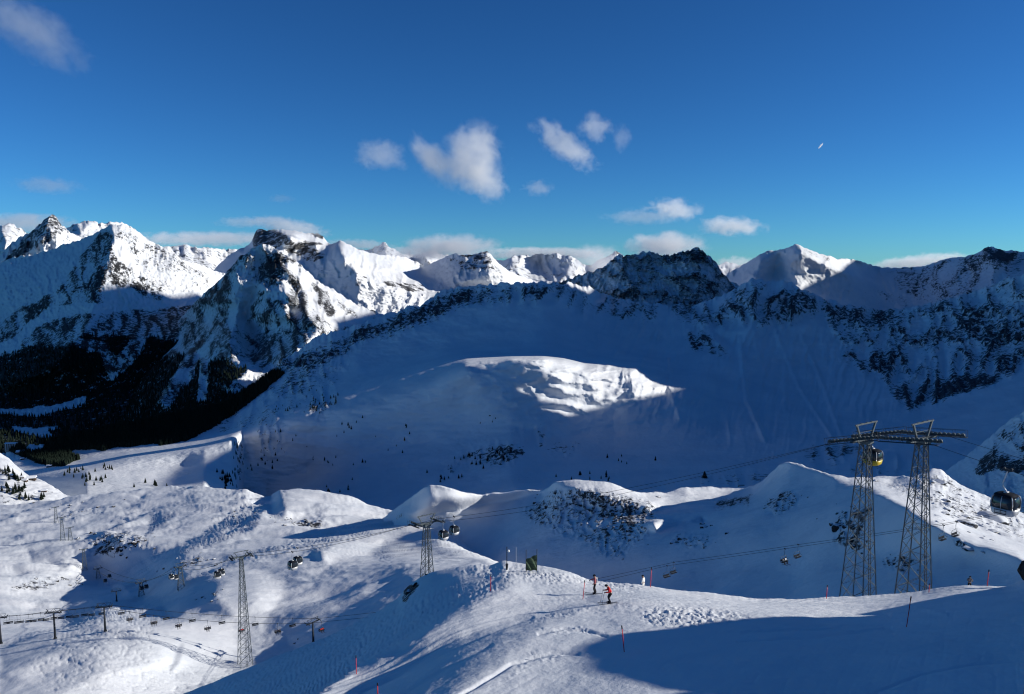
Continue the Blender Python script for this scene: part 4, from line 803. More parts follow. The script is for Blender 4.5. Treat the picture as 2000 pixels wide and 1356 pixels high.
def pylon(h, label, arm=5.0):
    t = thing('lift_pylon', label, 'chairlift pylon', group='pylons of the chairlift')
    MB().tube([(0, 0, 0), (0, 0, h)], [.42, .26], 12).build('mast', MT['dark'], t, True)
    MB().tube([(0, 0, -.5), (0, 0, .8)], .6, 10).build('foundation', MT['dark'], t)
    c = MB(); c.box((0, 0, h), (arm+.6, .35, .3)); c.build('crossarm', MT['dark'], t)
    for s in (-1, 1):
        rb = MB(); rb.box((s*arm/2, 0, h+.28), (.14, 3.2, .14))
        for i in range(6): rb.tube([(s*arm/2-.08, (i-2.5)*.55, h+.36), (s*arm/2+.08, (i-2.5)*.55, h+.36)], .2, 8)
        rb.build('roller_battery', MT['dark'], t)
    f = MB(); a = arm*.32; b = arm*.48
    for s in (-1, 1): f.bar((s*a, 0, h+.1), (s*b, 0, h+1.5), .12); f.bar((s*a, 0, h+.1), (0, 0, h+1.5), .09)
    f.bar((-b, 0, h+1.5), (b, 0, h+1.5), .11); f.build('lifting_frame', MT['dark'], t)
    return t
PYL = []
for px, pb, pt, rz, lab in ((612, 1257, 1216, .9, 'chairlift pylon in the blue shadow of the foreground slope'), (205, 1233, 1186, .15, 'dark chairlift pylon at the crest of the tracked ridge'), (107, 1248, 1197, .15, 'dark chairlift pylon left of the crest, between two others'), (3, 1257, 1207, .15, 'dark chairlift pylon cut by the left edge')):
    g = ground('C', px, pb); top = at(px, pt, g.y); h = top.z-g.z+.3
    t = pylon(h, lab); t.location = (g.x, g.y, g.z-.3); t.rotation_euler = (0, 0, rz)
    R = Vector((math.cos(rz), math.sin(rz), 0)); s = Vector((g.x, g.y, g.z-.3+h+.58)); PYL.append((s-R*2.5, s+R*2.5))
g = ground('C', 228, 1176); t = pylon(6.5, 'small chairlift pylon half hidden behind the tracked ridge'); t.location = (g.x, g.y, g.z); t.rotation_euler = (0, 0, .3)
ru = [at(2120, 966, 128), at(1866, 1019, 150), at(1558, 1064, 168), at(1318, 1098, 195), at(1000, 1165, 225), PYL[0][1], PYL[1][1], PYL[2][1], PYL[3][1], at(-120, 1232, 275)]
rl = [at(2120, 972, 125), at(1842, 1026, 147), at(1533, 1072, 165), at(1304, 1105, 190), at(1000, 1175, 222), PYL[0][0], PYL[1][0], PYL[2][0], PYL[3][0], at(-120, 1238, 272)]
ROPE_U = sagged(ru, .004); ROPE_L = sagged(rl, .004)
ROPE_U = sagged(ru[:6], .002)[:-1]+sagged(ru[5:7], .016)[:-1]+sagged(ru[6:], .008); ROPE_L = sagged(rl[:6], .002)[:-1]+sagged(rl[5:7], .028)[:-1]+sagged(rl[6:], .012)
rope_thing('haul_rope', ROPE_U, .02, 'upper one of the two thin chairlift ropes', 'ropes of the chairlift')
rope_thing('haul_rope', ROPE_L, .02, 'lower one of the two thin chairlift ropes', 'ropes of the chairlift')
ch0 = chair('empty chair with pale frame in front of the sunlit boulder slope, left one of two')
hang(ch0, ROPE_L, 1843, .6)
def add_chair(rope, px, label, rz=None, sc=1.0):
    c = copy_tree(ch0); c['label'] = label; hang(c, rope, px, rz); c.scale = (sc,)*3; return c
add_chair(ROPE_U, 1868, 'empty dark chair in front of the sunlit boulder slope, right one of two', .6)
add_chair(ROPE_U, 1559, 'empty chair beside the occupied one above the shaded slope', .6)
CH_OCC = [add_chair(ROPE_L, 1533, 'occupied chair high above the shaded slope left of the twin towers', .6)]
add_chair(ROPE_U, 1316, 'right one of two overlapping empty chairs right of the tall red pole', .6); add_chair(ROPE_L, 1303, 'left one of two overlapping empty chairs right of the tall red pole', .6)
nm = ['first', 'second', 'third', 'fourth', 'fifth', 'sixth']
for i, px in enumerate((278, 324, 375, 433, 498, 571)): add_chair(ROPE_U, px, f'empty chair on the upper rope over the hollow, {nm[i]} from its left end', .5, 1.05)
for i, px in enumerate((253, 300, 348, 405, 471, 542)): CH_OCC.append(add_chair(ROPE_L, px, f'occupied chair on the lower rope over the hollow, {nm[i]} from its left end', .5, 1.05))
CH_OCC.append(add_chair(ROPE_L, 628, 'occupied chair just right of the shaded chairlift pylon', .8, 1.05))
for i, px in enumerate((236, 198, 178, 147, 118, 89, 64, 39, 18)): add_chair(ROPE_U, px, 'empty chair on the upper rope of the row at the left edge', .3, 1.0)['group'] = 'chairs on the upper rope at the left edge'
for i, px in enumerate((164, 134, 104, 79, 55, 33, 12)): add_chair(ROPE_L, px, 'empty chair on the lower rope of the row at the left edge', .3, 1.0)['group'] = 'chairs on the lower rope at the left edge'

# =================================================================== people
def skin_chain(name, verts, edges, mat, parent=None, sub=1, smooth=True):
    """verts: name -> (x,y,z,r); continuous skinned surface"""
    ks = list(verts); me = bpy.data.meshes.new(name)
    me.from_pydata([verts[k][:3] for k in ks], [(ks.index(a), ks.index(b)) for a, b in edges], []); me.update()
    ob = bpy.data.objects.new(name, me); COL.objects.link(ob)
    md = ob.modifiers.new('skin', 'SKIN'); md.use_smooth_shade = smooth
    for i, k in enumerate(ks):
        sv = me.skin_vertices[0].data[i]; r = verts[k][3]; sv.radius = (r, r) if not isinstance(r, tuple) else r; sv.use_root = (i == 0)
    ms = ob.modifiers.new('sub', 'SUBSURF'); ms.levels = sub; ms.render_levels = sub
    dg = bpy.context.evaluated_depsgraph_get(); m2 = bpy.data.meshes.new_from_object(ob.evaluated_get(dg), depsgraph=dg)
    ob.modifiers.clear(); ob.data = m2; m2.name = name; m2.materials.clear(); m2.materials.append(mat)
    if parent is not None: ob.parent = parent
    return ob
def person(label, J, jacket, trousers, head=MT['black'], group=None, skis=True, gloves=True, fingers=True, sub=1):
    """J: joints in metres; x = facing direction, z up. keys: pel, che, nec, hea, and l/r of sho elb han hip kne ank toe"""
    t = thing('person', label, 'person', group=group)
    A = {}
    def j(k, r, dx=0, dy=0, dz=0): A[k] = (J[k][0]+dx, J[k][1]+dy, J[k][2]+dz, r)
    j('pel', .12); j('che', .145); j('nec', .058); j('hea', .09)
    for s in 'lr':
        j(s+'sho', .058); j(s+'elb', .042); j(s+'han', .03); j(s+'hip', .085); j(s+'kne', .06); j(s+'ank', .045); j(s+'toe', .04)
    E = [('pel', 'che'), ('che', 'nec'), ('nec', 'hea')]
    for s in 'lr': E += [('che', s+'sho'), (s+'sho', s+'elb'), (s+'elb', s+'han'), ('pel', s+'hip'), (s+'hip', s+'kne'), (s+'kne', s+'ank'), (s+'ank', s+'toe')]
    hd = Vector(J['hea']); ch = Vector(J['nec'])
    A['cro'] = (hd.x+.0, hd.y, hd.z+.12, .075); E.append(('hea', 'cro'))
    A['nos'] = (hd.x+.10, hd.y, hd.z+.0, .022); E.append(('hea', 'nos'))
    if fingers:
        for s in 'lr':
            e = Vector(J[s+'elb']); h = Vector(J[s+'han']); d = (h-e).normalized(); side = d.cross(Vector((0, 0, 1))).normalized() if abs(d.z) < .98 else Vector((0, 1, 0)); up = side.cross(d)
            for k in range(4):
                o = h+d*.05+side*(k-1.5)*.022; l = (.055, .065, .06, .045)[k]
                A[f'{s}f{k}a'] = (*o, .0105); A[f'{s}f{k}b'] = (*(o+d*l*.6-up*.02), .0095); E += [(s+'han', f'{s}f{k}a'), (f'{s}f{k}a', f'{s}f{k}b')]
            o = h+side*.045+d*.01; A[s+'tha'] = (*o, .011); A[s+'thb'] = (*(o+d*.045+side*.012-up*.01), .010); E += [(s+'han', s+'tha'), (s+'tha', s+'thb')]
    skin_chain('body', A, E, MT['skin'], t, sub)
    B = {}
    def b(k, r, **kw): B[k] = (*J[k], r)
    mid = (Vector(J['pel'])+Vector(J['che']))/2
    B['pel'] = (*J['pel'], (.185, .15)); B['mid'] = (*mid, (.18, .145)); B['che'] = (*J['che'], (.205, .155)); B['nec'] = (J['nec'][0], J['nec'][1], J['nec'][2]-.01, .085)
    EB = [('pel', 'mid'), ('mid', 'che'), ('che', 'nec')]
    for s in 'lr':
        B[s+'sho'] = (*J[s+'sho'], .085); B[s+'elb'] = (*J[s+'elb'], .066); w = Vector(J[s+'elb']).lerp(Vector(J[s+'han']), .86); B[s+'han'] = (*w, .052)
        EB += [('che', s+'sho'), (s+'sho', s+'elb'), (s+'elb', s+'han')]
    skin_chain('jacket', B, EB, jacket, t, sub)
    T = {'pel': (J['pel'][0], J['pel'][1], J['pel'][2]-.0, .10)}; ET = []
    for s in 'lr':
        T[s+'hip'] = (*J[s+'hip'], .115); T[s+'kne'] = (*J[s+'kne'], .085); a = Vector(J[s+'kne']).lerp(Vector(J[s+'ank']), .9); T[s+'ank'] = (*a, .082)
        ET += [('pel', s+'hip'), (s+'hip', s+'kne'), (s+'kne', s+'ank')]
    skin_chain('trousers', T, ET, trousers, t, sub)
    for s in 'lr':
        a, b_ = Vector(J[s+'ank']), Vector(J[s+'toe']); bt = {'a': (*(a+Vector((0, 0, .12))), .075), 'b': (*(a-Vector((0, 0, .02))), .075), 'c': (*b_, .055)}
        skin_chain('boot', bt, [('a', 'b'), ('b', 'c')], MT['black'], t, 1)
        if gloves:
            h = Vector(J[s+'han']); e = Vector(J[s+'elb']); d = (h-e).normalized()
            gl = {'a': (*(h-d*.07), .045), 'b': (*(h+d*.02), .045), 'c': (*(h+d*.08), .03)}
            skin_chain('glove', gl, [('a', 'b'), ('b', 'c')], MT['black'], t, 1)
    hm = MB(); c = Vector((hd.x-.005, hd.y, hd.z+.055)); rings = []
    for i in range(6):
        a = i/5*math.pi/2*.98; rings.append([(c.x+math.cos(q*math.pi/6)*.135*math.cos(a), c.y+math.sin(q*math.pi/6)*.118*math.cos(a), c.z-.02+math.sin(a)*.125) for q in range(12)])
    hm.loft(rings); hm.build('helmet', head, t, True)
    gg = MB(); gg.box((hd.x+.105, hd.y, hd.z+.03), (.05, .17, .075)); gg.build('goggles', MT['glass'], t)
    return t
def ski(loc, rz, pitch=0.0, label='', L=1.7):
    m = MB(); rings = []
    for i in range(13):
        u = i/12; x = (u-.45)*L; up = (.09*((u-.86)/.14)**2 if u > .86 else 0); wd = .036+.012*abs(u-.5)*2
        if u > .97: wd = .02
        rings.append([(x, -wd, up), (x, wd, up), (x, wd, up+.015), (x, -wd, up+.015)])
    m.loft(rings); m.box((0, 0, .05), (.34, .07, .05)); o = m.build('ski', MT['pole']); o.location = loc; o.rotation_euler = (0, pitch, rz); return tag(o, label, 'ski', 'skis of the two skiers on the piste')
def ski_pole(a, b, label, group='ski poles in hand'):
    m = MB(); m.tube([a, b], .011, 6); d = (Vector(b)-Vector(a)).normalized(); q = Vector(b)-d*.08; m.tube([q, q+d*.01], .045, 8); m.tube([a, Vector(a)+d*.13], .018, 6)
    return tag(m.build('ski_pole', MT['pole']), label, 'ski pole', group)
def W(root, p): return Matrix.Rotation(root.rotation_euler[2], 4, 'Z') @ Vector(p) + Vector(root.location)
# standing skier with arm out (facing left)
JS = dict(pel=(0,0,.98), che=(.02,0,1.33), nec=(.03,0,1.53), hea=(.07,0,1.66), lsho=(.02,.19,1.44), lelb=(-.02,.27,1.18), lhan=(.16,.24,1.0), rsho=(.02,-.19,1.44), relb=(.2,-.28,1.26), rhan=(.48,-.3,1.12),
          lhip=(0,.1,.93), lkne=(.1,.13,.53), lank=(-.02,.13,.13), ltoe=(.2,.14,.07), rhip=(0,-.1,.93), rkne=(.06,-.14,.53), rank=(-.08,-.15,.13), rtoe=(.14,-.16,.07))
g = ground('slope', 1161, 1161)
p1 = person('standing skier in dark trousers and a white and red jacket, arm held out', JS, MT['pink'], MT['pants'], group='skiers stopped on the sunlit piste'); p1.location = (g.x, g.y, g.z+.03); p1.rotation_euler = (0, 0, math.pi-.15)
bib = MB(); bib.box((-.13, 0, 1.30), (.16, .30, .40)); bib.build('backpack', MT['white'], p1, False)
for s, y in ((1, .13), (-1, -.15)): ski(W(p1, (.05, y, .0)), p1.rotation_euler[2], 0.0, 'ski of the standing skier in dark trousers, '+('nearer one' if s > 0 else 'farther one'))
JR = dict(pel=(-.10,0,.88), che=(.04,0,1.20), nec=(.15,0,1.37), hea=(.27,0,1.43), lsho=(.08,.19,1.29), lelb=(.12,.26,1.02), lhan=(.42,.25,1.02), rsho=(.08,-.19,1.29), relb=(.1,-.26,1.02), rhan=(.40,-.25,1.0),
          lhip=(-.1,.1,.83), lkne=(.10,.12,.50), lank=(-.06,.12,.13), ltoe=(.16,.13,.07), rhip=(-.1,-.1,.83), rkne=(.08,-.12,.50), rank=(-.08,-.13,.13), rtoe=(.14,-.14,.07))
g = ground('slope', 1190, 1180)
p2 = person('skier in a red jacket and black trousers leaning on poles', JR, MT['redc'], MT['pants'], group='skiers stopped on the sunlit piste'); p2.location = (g.x, g.y, g.z+.03); p2.rotation_euler = (0, 0, math.pi+.1)
for s, y in ((1, .12), (-1, -.13)): ski(W(p2, (.05, y, .0)), p2.rotation_euler[2], 0.0, 'ski of the skier in the red jacket, '+('nearer one' if s > 0 else 'farther one'))
for s, y in ((1, .25), (-1, -.25)):
    a = W(p2, (.47, y, 1.06)); b = W(p2, (.66, y*1.15, 0)); ski_pole(a, b, 'thin ski pole planted by the skier in the red jacket, '+('nearer one' if s > 0 else 'farther one'))
JW = dict(JS); JW['rhan'] = (.2, -.25, 1.0); JW['relb'] = (0, -.27, 1.18)
e = ground('slope', 1264, 1147)
p3 = person('person in a white jacket half hidden behind the snow edge', JW, MT['white'], MT['white'], group=None); p3.location = (e.x, e.y+2.2, e.z-1.5); p3.rotation_euler = (0, 0, math.pi*.8)
# seated riders
JC = dict(pel=(0,0,.12), che=(-.02,0,.48), nec=(.0,0,.68), hea=(.05,0,.81), lsho=(0,.19,.60), lelb=(.08,.24,.34), lhan=(.34,.2,.28), rsho=(0,-.19,.60), relb=(.08,-.24,.34), rhan=(.34,-.2,.28),
          lhip=(.05,.1,.1), lkne=(.46,.11,.1), lank=(.5,.11,-.34), ltoe=(.72,.12,-.4), rhip=(.05,-.1,.1), rkne=(.46,-.11,.1), rank=(.5,-.11,-.34), rtoe=(.72,-.12,-.4))
proto = {}
def rider(col, chair_ob, dx, label, group):
    if col not in proto:
        r = person(label, JC, MT[col], MT['pants'], sub=1, fingers=False)
        sk = MB()
        for y in (-.12, .12): sk.box((.62, y, -.5), (1.6, .08, .03))
        sk.build('skis', MT['pole'], r); proto[col] = r
    else: r = copy_tree(proto[col]); 
    sc = chair_ob.scale[0]; rz = chair_ob.rotation_euler[2]
    r.location = Vector(chair_ob.location) + Matrix.Rotation(rz, 3, 'Z') @ Vector((dx*sc, .05*sc, -2.93*sc)); r.rotation_euler = (0, 0, rz-math.pi/2); r.scale = (sc,)*3
    tag(r, label, 'person', group); return r
gr = 'riders on the chairlift'
rider('grey', CH_OCC[0], -.5, 'left rider on the occupied chair above the shaded slope, dark clothes', gr); rider('white', CH_OCC[0], .4, 'right rider on the occupied chair above the shaded slope, light clothes', gr)
side = ('left', 'right')
for i, (n, cols) in enumerate(((1, ('grey', 'grey')), (2, ('grey', 'navy', 'grey')), (3, ('navy', 'grey')), (4, ('grey', 'navy')), (5, ('redc', 'redc')), (6, ('grey', 'navy', 'grey')))):
    for k, c in enumerate(cols):
        w_ = {2: ('left', 'right'), 3: ('left', 'middle', 'right')}[len(cols)][k]
        rider(c, CH_OCC[n], (k-(len(cols)-1)/2)*.65, f'{w_} rider in {"red" if c == "redc" else "dark"} clothes on the {nm[n-1]} occupied chair over the hollow', gr)
rider('redc', CH_OCC[7], -.3, 'left rider in red on the chair right of the shaded pylon', gr); rider('redc', CH_OCC[7], .4, 'right rider in red on the chair right of the shaded pylon', gr)

# =================================================================== piste poles, net, snow lance
def piste_pole(a, h, lean, label):
    t = thing('piste_pole', label, 'marker pole', a, 0, 'red poles marking the edge of the piste')
    tip = Vector((lean*h, 0, h)); r = max(.028, a.length*.00042)
    MB().tube([(0, 0, -.25), tip*.88], r, 8).build('shaft', MT['red'], t, True); MB().tube([tip*.88, tip], r*1.35, 8).build('tip', MT['black'], t, True)
    return t
poles = [(697,1317,1278,.0,'red pole on the shaded slope at the lower end of the bright piste band'),(738,1375,1331,.0,'red pole cut by the bottom edge below the bright piste band'),(958,1155,1121,.02,'thin red pole on the upper slope left of the skiers'),
         (1138,1171,1132,.10,'red pole just left of the two skiers'),(1220,1273,1218,-.12,'leaning red pole standing alone inside the shadow edge'),(1270,1147,1106,.05,'tall red pole beside the half hidden person in white'),
         (1614,1169,1141,.03,'short red pole at the piste edge left of the twin towers'),(1814,1157,1139,.05,'small red pole at the foot of the right twin tower'),(1770,1225,1162,.10,'dark red pole on the shaded snow mound at the right'),(1928,1145,1112,.05,'red pole on the skyline of the shaded mound, dark rider beside it'),(1999,1362,1328,.0,'red pole cut by the lower right corner')]
for px, pb, pt, ln, lab in poles:
    g = ground('slope', px, min(pb, 1500)); h = (pb-pt)/F_PX*g.y*1.03; piste_pole(g, h, ln, lab)
g = ground('slope', 1037, 1117); k = g.y/F_PX
t = thing('safety_net', 'green net panel between two dark poles on the crest', 'safety net', g, .12)
for x in (-11*k, 11*k): MB().tube([(x, 0, -.3), (x, 0, 46*k)], .04, 8).build('post', MT['dark'], t, True)
nt_ = MB(); n = 12
vs = [(-10.4*k+20.8*k*i/n, .12*math.sin(i*.9+j), (2+j*3.4)*k*(1) + (i/n)*(j/7)*9*k) for i in range(n+1) for j in range(8)]
nt_.add(vs, [(i*8+j, (i+1)*8+j, (i+1)*8+j+1, i*8+j+1) for i in range(n) for j in range(7)]); no = nt_.build('net', MT['green'], t)
md = no.modifiers.new('thick', 'SOLIDIFY'); md.thickness = .03
g = ground('slope', 990, 1112); k = g.y/F_PX
t = thing('snow_lance', 'slim dark snow lance with a pale round head and padded foot', 'snow lance', g, 0)
MB().tube([(0, 0, -.2), (0, 0, 48*k)], .045, 8).build('pole', MT['dark'], t, True); MB().tube([(0, 0, .0), (0, 0, 12*k)], [.09, .16], 10).build('padding', MT['dark'], t)
MB().tube([(0, 0, 38*k), (.15, 0, 39*k), (.3, 0, 39.5*k)], [.05, .16, .1], 10).build('head', MT['white'], t, True)
g = ground('slope', 1007, 1106); o = MB().tube([(0, 0, -.2), (0, 0, 40*g.y/F_PX)], .022, 6).build('marker_rod', MT['silver']); o.location = g; tag(o, 'thin pale rod between the snow lance and the green net', 'rod')
# dark rider on the mound skyline
e = ground('slope', 1922, 1143)
JB = dict(JR); p4 = person('dark crouching skier on the skyline beside the far right red pole', JB, MT['grey'], MT['pants']); p4.location = (e.x-.1, e.y+2.5, e.z-1.55); p4.rotation_euler = (0, 0, math.pi*.3)
print('THINGS', round(time.time()-T0, 1))
# =================================================================== rocks
def rock_mat(name, snow_amt=.35, col=(.035,.035,.038)):
    m, t, bs = newmat(name); N = t.nodes.new; K = t.links.new
    g = N('ShaderNodeNewGeometry'); sp = N('ShaderNodeSeparateXYZ'); K(g.outputs['Normal'], sp.inputs[0])
    tc = N('ShaderNodeTexCoord'); n = N('ShaderNodeTexNoise'); n.inputs['Scale'].default_value = 2.2; n.inputs['Detail'].default_value = 8; n.inputs['Roughness'].default_value = .7; K(tc.outputs['Object'], n.inputs['Vector'])
    a = N('ShaderNodeMath'); a.operation = 'MULTIPLY_ADD'; K(n.outputs['Fac'], a.inputs[0]); a.inputs[1].default_value = .9; K(sp.outputs['Z'], a.inputs[2])
    mr = N('ShaderNodeMapRange'); mr.inputs['From Min'].default_value = 1.35-snow_amt; mr.inputs['From Max'].default_value = 1.42-snow_amt; K(a.outputs[0], mr.inputs['Value'])
    cr = N('ShaderNodeValToRGB'); cr.color_ramp.elements[0].position = .35; cr.color_ramp.elements[1].position = .68
    cr.color_ramp.elements[0].color = (*[c*.5 for c in col], 1); cr.color_ramp.elements[1].color = (*[c*2.4 for c in col], 1); K(n.outputs['Fac'], cr.inputs['Fac'])
    mx = N('ShaderNodeMix'); mx.data_type = 'RGBA'; K(mr.outputs[0], mx.inputs['Factor']); K(cr.outputs[0], mx.inputs['A']); mx.inputs['B'].default_value = (.67,.69,.71,1); K(mx.outputs['Result'], bs.inputs['Base Color'])
    bs.inputs['Roughness'].default_value = .85; bs.inputs['Specular IOR Level'].default_value = .1
    bp = N('ShaderNodeBump'); bp.inputs['Strength'].default_value = .6; bp.inputs['Distance'].default_value = .15; K(n.outputs['Fac'], bp.inputs['Height']); K(bp.outputs[0], bs.inputs['Normal'])
    return m
M_rock = rock_mat('boulder_stone', .42); M_crag = rock_mat('dark_crag_stone', .12, (.022,.021,.022))
def rock_mesh(name, seed, flatness=.55, mat=None, sub=4):
    bm = bmesh.new(); bmesh.ops.create_icosphere(bm, subdivisions=sub, radius=1.0)
    co = np.array([v.co[:] for v in bm.verts]); rr = np.random.RandomState(seed)
    for _ in range(9):                                  # chop flat facets
        d = rr.normal(size=3); d /= np.linalg.norm(d); c = .55+.3*rr.rand(); k = co@d; co = co - np.where(k > c, (k-c)*.85, 0)[:, None]*d
    r = 1+.16*fbm(co[:, 0]*1.6+seed, co[:, 1]*1.6+co[:, 2]*1.3, 4, seed)+.07*fbm(co[:, 0]*5+seed, co[:, 1]*5+co[:, 2]*4, 3, seed+9)
    co = co*r[:, None]; co[:, 2] *= flatness
    for v, c in zip(bm.verts, co): v.co = c
    me = bpy.data.meshes.new(name); bm.to_mesh(me); bm.free(); me.polygons.foreach_set('use_smooth', [True]*len(me.polygons)); me.materials.append(mat or M_rock); return me
ROCKS = [rock_mesh('boulder', 31+i, .5+.08*(i % 3)) for i in range(6)]
CRAGS = [rock_mesh('crag', 61+i, .75, M_crag) for i in range(4)]
def rock(layer, px, py, wpx, label, group=None, kind='boulder', meshes=None, hz=1.0, asp=1.0, sink=.25, cat=None):
    g = ground(layer, px, py); r = wpx/2/F_PX*g.y
    me = random.choice(meshes or ROCKS); o = bpy.data.objects.new(kind, me); COL.objects.link(o)
    o.location = (g.x, g.y, g.z-r*sink*.5); o.scale = (r, r*asp, r*hz); o.rotation_euler = (random.uniform(-.2, .2), random.uniform(-.15, .15), random.uniform(0, 6.28))
    return tag(o, label, cat or kind, group)
big = [(1936,1014,62,.8,'largest long dark slab among the boulders on the sunlit slope'),(1886,1024,46,.9,'big snow-capped boulder just left of the largest slab'),(1932,1034,40,.5,'low flat boulder below the largest slab'),(1962,1046,26,.9,'rounded boulder below and right of the flat one, above the bright snow edge'),
       (1893,1070,28,.7,'dark oval boulder in the shade under the bright snow edge'),(1922,1078,14,.5,'small dark flat rock right of the oval boulder in the shade'),(1846,985,34,.8,'boulder high on the sunlit slope right of the right twin tower'),(1866,996,26,.7,'snow-covered boulder between the tower and the largest slab'),
       (1845,1002,22,.8,'round boulder close to the right twin tower'),(1832,940,34,.9,'heap of rock at the top of the boulder slope'),(1711,940,14,1.0,'lone dark rock on the snow crest between the twin towers')]
for px, py, wd, hz, lab in big: rock('B', px, py, wd, lab, None, hz=hz)
rs = random.Random(5); gb = 'boulders scattered on the sunlit slope'
n = 0
while n < 70:
    px = rs.uniform(1790, 1995); py = rs.uniform(935, 1060)
    if py > 1005+(px-1800)*.48 or py < 932+(px-1830)*.5: continue
    rock('B', px, py, rs.choice([7, 8, 9, 11, 13, 17, 20]), 'small snow-capped grey boulder scattered on the sunlit slope at the right', gb, hz=rs.uniform(.6, .95)); n += 1
gd = 'dark rocks poking from the shaded snow slope'
for cx, cy, sx, sy, k in ((1645,1025,16,12,12),(1670,1000,14,8,8),(1690,1065,18,12,8),(1745,1095,12,14,8),(1640,1000,30,20,5),(1560,975,20,12,6),(1320,1055,20,12,5),(1210,1010,40,26,16),(1150,985,40,22,12),(1070,990,30,22,10),(1790,1110,20,20,5),(1390,1045,40,20,4),(1240,1050,20,20,8)):
    for _ in range(k): rock('B', rs.gauss(cx, sx*.6), rs.gauss(cy, sy*.6), rs.choice([4, 5, 7, 9, 12]), 'small dark rock poking out of the shaded snow slope', gd, 'rock', CRAGS, rs.uniform(.7, 1.1), cat='rock')
rock('B', 1637, 1032, 26, 'largest black outcrop on the shaded slope left of the left twin tower', None, 'outcrop', CRAGS, 1.1)
rock('B', 1376, 1031, 18, 'isolated dark block below the small sunlit ledge', None, 'outcrop', CRAGS, .8)
rock('slope', 2010, 1122, 44, 'dark crag cut by the right edge above the shaded mound', None, 'crag', CRAGS, 2.2, sink=-.3)
rock('slope', 797, 1158, 16, 'dark rock on the lower side of the snow knoll', None, 'outcrop', CRAGS, 1.3); rock('slope', 811, 1143, 14, 'dark rock just under the top of the snow knoll', None, 'outcrop', CRAGS, 1.2); rock('slope', 834, 1121, 10, 'small dark rock at the very top of the snow knoll', None, 'outcrop', CRAGS, .8)
gm = 'rocks on the mound in the sunlit basin'
for _ in range(46): rock('C', rs.gauss(232, 30), rs.gauss(1056, 12), rs.choice([4, 5, 6, 8, 10]), 'small dark rock on the rough mound in the sunlit basin', gm, 'rock', CRAGS, rs.uniform(.8, 1.3), cat='rock')
gm = 'rocks strewn over the sunlit basin'
for cx, cy, sx, sy, k in ((60,1140,50,7,14),(150,1138,14,5,8),(575,1020,30,5,18),(470,1008,30,10,10),(140,995,50,10,12),(390,1092,22,7,10),(330,1115,20,8,6),(400,1168,16,8,6),(420,1165,12,6,4),(575,1250,8,6,2)):
    for _ in range(k): rock('C', rs.gauss(cx, sx), rs.gauss(cy, sy), rs.choice([4, 5, 6, 8]), 'small dark rock strewn over the sunlit snow basin', gm, 'rock', CRAGS, rs.uniform(.6, 1.0), cat='rock')

# =================================================================== conifers
M_fir = flat('fir_needles', (.010,.017,.012), .9, 0, .5, 4, .1); M_bark = flat('bark', (.03,.022,.016), .9)
def fir_mesh(seed, tiers=9, n=9):
    r = random.Random(seed); m = MB()
    for k in range(tiers):
        u = k/tiers; z0 = .12+u*.84; rad = .20*(1-u)**.85+.012; z1 = z0+.17*(1-u*.6)
        ph = r.uniform(0, 6); vs = []; fs = []
        for i in range(2*n):
            a = ph+math.pi*i/n; q = rad*(1 if i % 2 == 0 else .55)*r.uniform(.75, 1.15); vs.append((math.cos(a)*q, math.sin(a)*q, z0-r.uniform(0, .04)))
        vs.append((0, 0, min(1, z1))); m.add(vs, [(i, (i+1) % (2*n), 2*n) for i in range(2*n)])
    return m
crowns = [fir_mesh(i).mesh('crown', M_fir) for i in range(3)]
trunk_me = MB().tube([(0, 0, -.05), (0, 0, .5)], [.022, .012], 6).mesh('trunk', M_bark)
def fir(p, h, label, group):
    t = thing('fir_tree', label, 'fir tree', p, random.uniform(0, 6), group); t.scale = (h*1.15, h*1.15, h)
    for nme, me in (('crown', random.choice(crowns)), ('trunk', trunk_me)):
        o = bpy.data.objects.new(nme, me); COL.objects.link(o); o.parent = t
    return t
spots = [('D', 'dark fir on the shaded snow slope above the woods', 'firs on the shaded snow slope', [(640,785,22,12,16),(600,770,40,25,14),(690,830,40,20,8),(560,860,50,22,10),(520,905,40,20,12),(650,905,60,20,10),(760,860,60,30,8),(640,960,60,10,8),(620,800,12,6,10),(560,800,30,8,8)], 10),
         ('D', 'dark fir on the sunlit strip beside the valley wood', 'firs along the sunlit strip', [(180,940,30,12,16),(150,925,20,8,12),(210,915,15,4,8),(290,950,30,6,6),(450,925,30,12,8)], 9),
         ('D', 'dark fir in the gully at the right end of the sunlit strip', 'firs in the gully at the end of the sunlit strip', [(462,872,8,8,12),(466,895,8,12,16),(462,925,9,12,16),(450,945,12,8,12),(440,938,22,6,10)], 10),
         ('D', 'dark shrub-like fir below the sunlit knoll', 'firs below the sunlit knoll', [(930,900,30,14,18),(985,890,20,12,16),(960,820,20,12,6),(1160,930,60,12,12),(880,935,25,8,8),(1200,900,40,10,6)], 9),
         ('C1', 'small fir on the bright slope by the hamlet', 'firs on the bright slope by the hamlet', [(12,925,10,6,8),(35,935,14,5,10),(30,955,22,5,10),(15,965,12,4,6),(45,975,15,4,4),(85,975,8,3,3)], 9)]
for ly, lab, grp, cl, hh in spots:
    for cx, cy, sx, sy, k in cl:
        for _ in range(k):
            px, py = rs.gauss(cx, sx*.6), rs.gauss(cy, sy*.6); p = ground(ly, px, py)
            fir(p, rs.uniform(.6, 1.3)*hh, lab, grp)
p = ground('D', 1376, 935); fir(p, 14, 'single dark round-topped tree on the bowl floor', None).scale = (30, 30, 15)
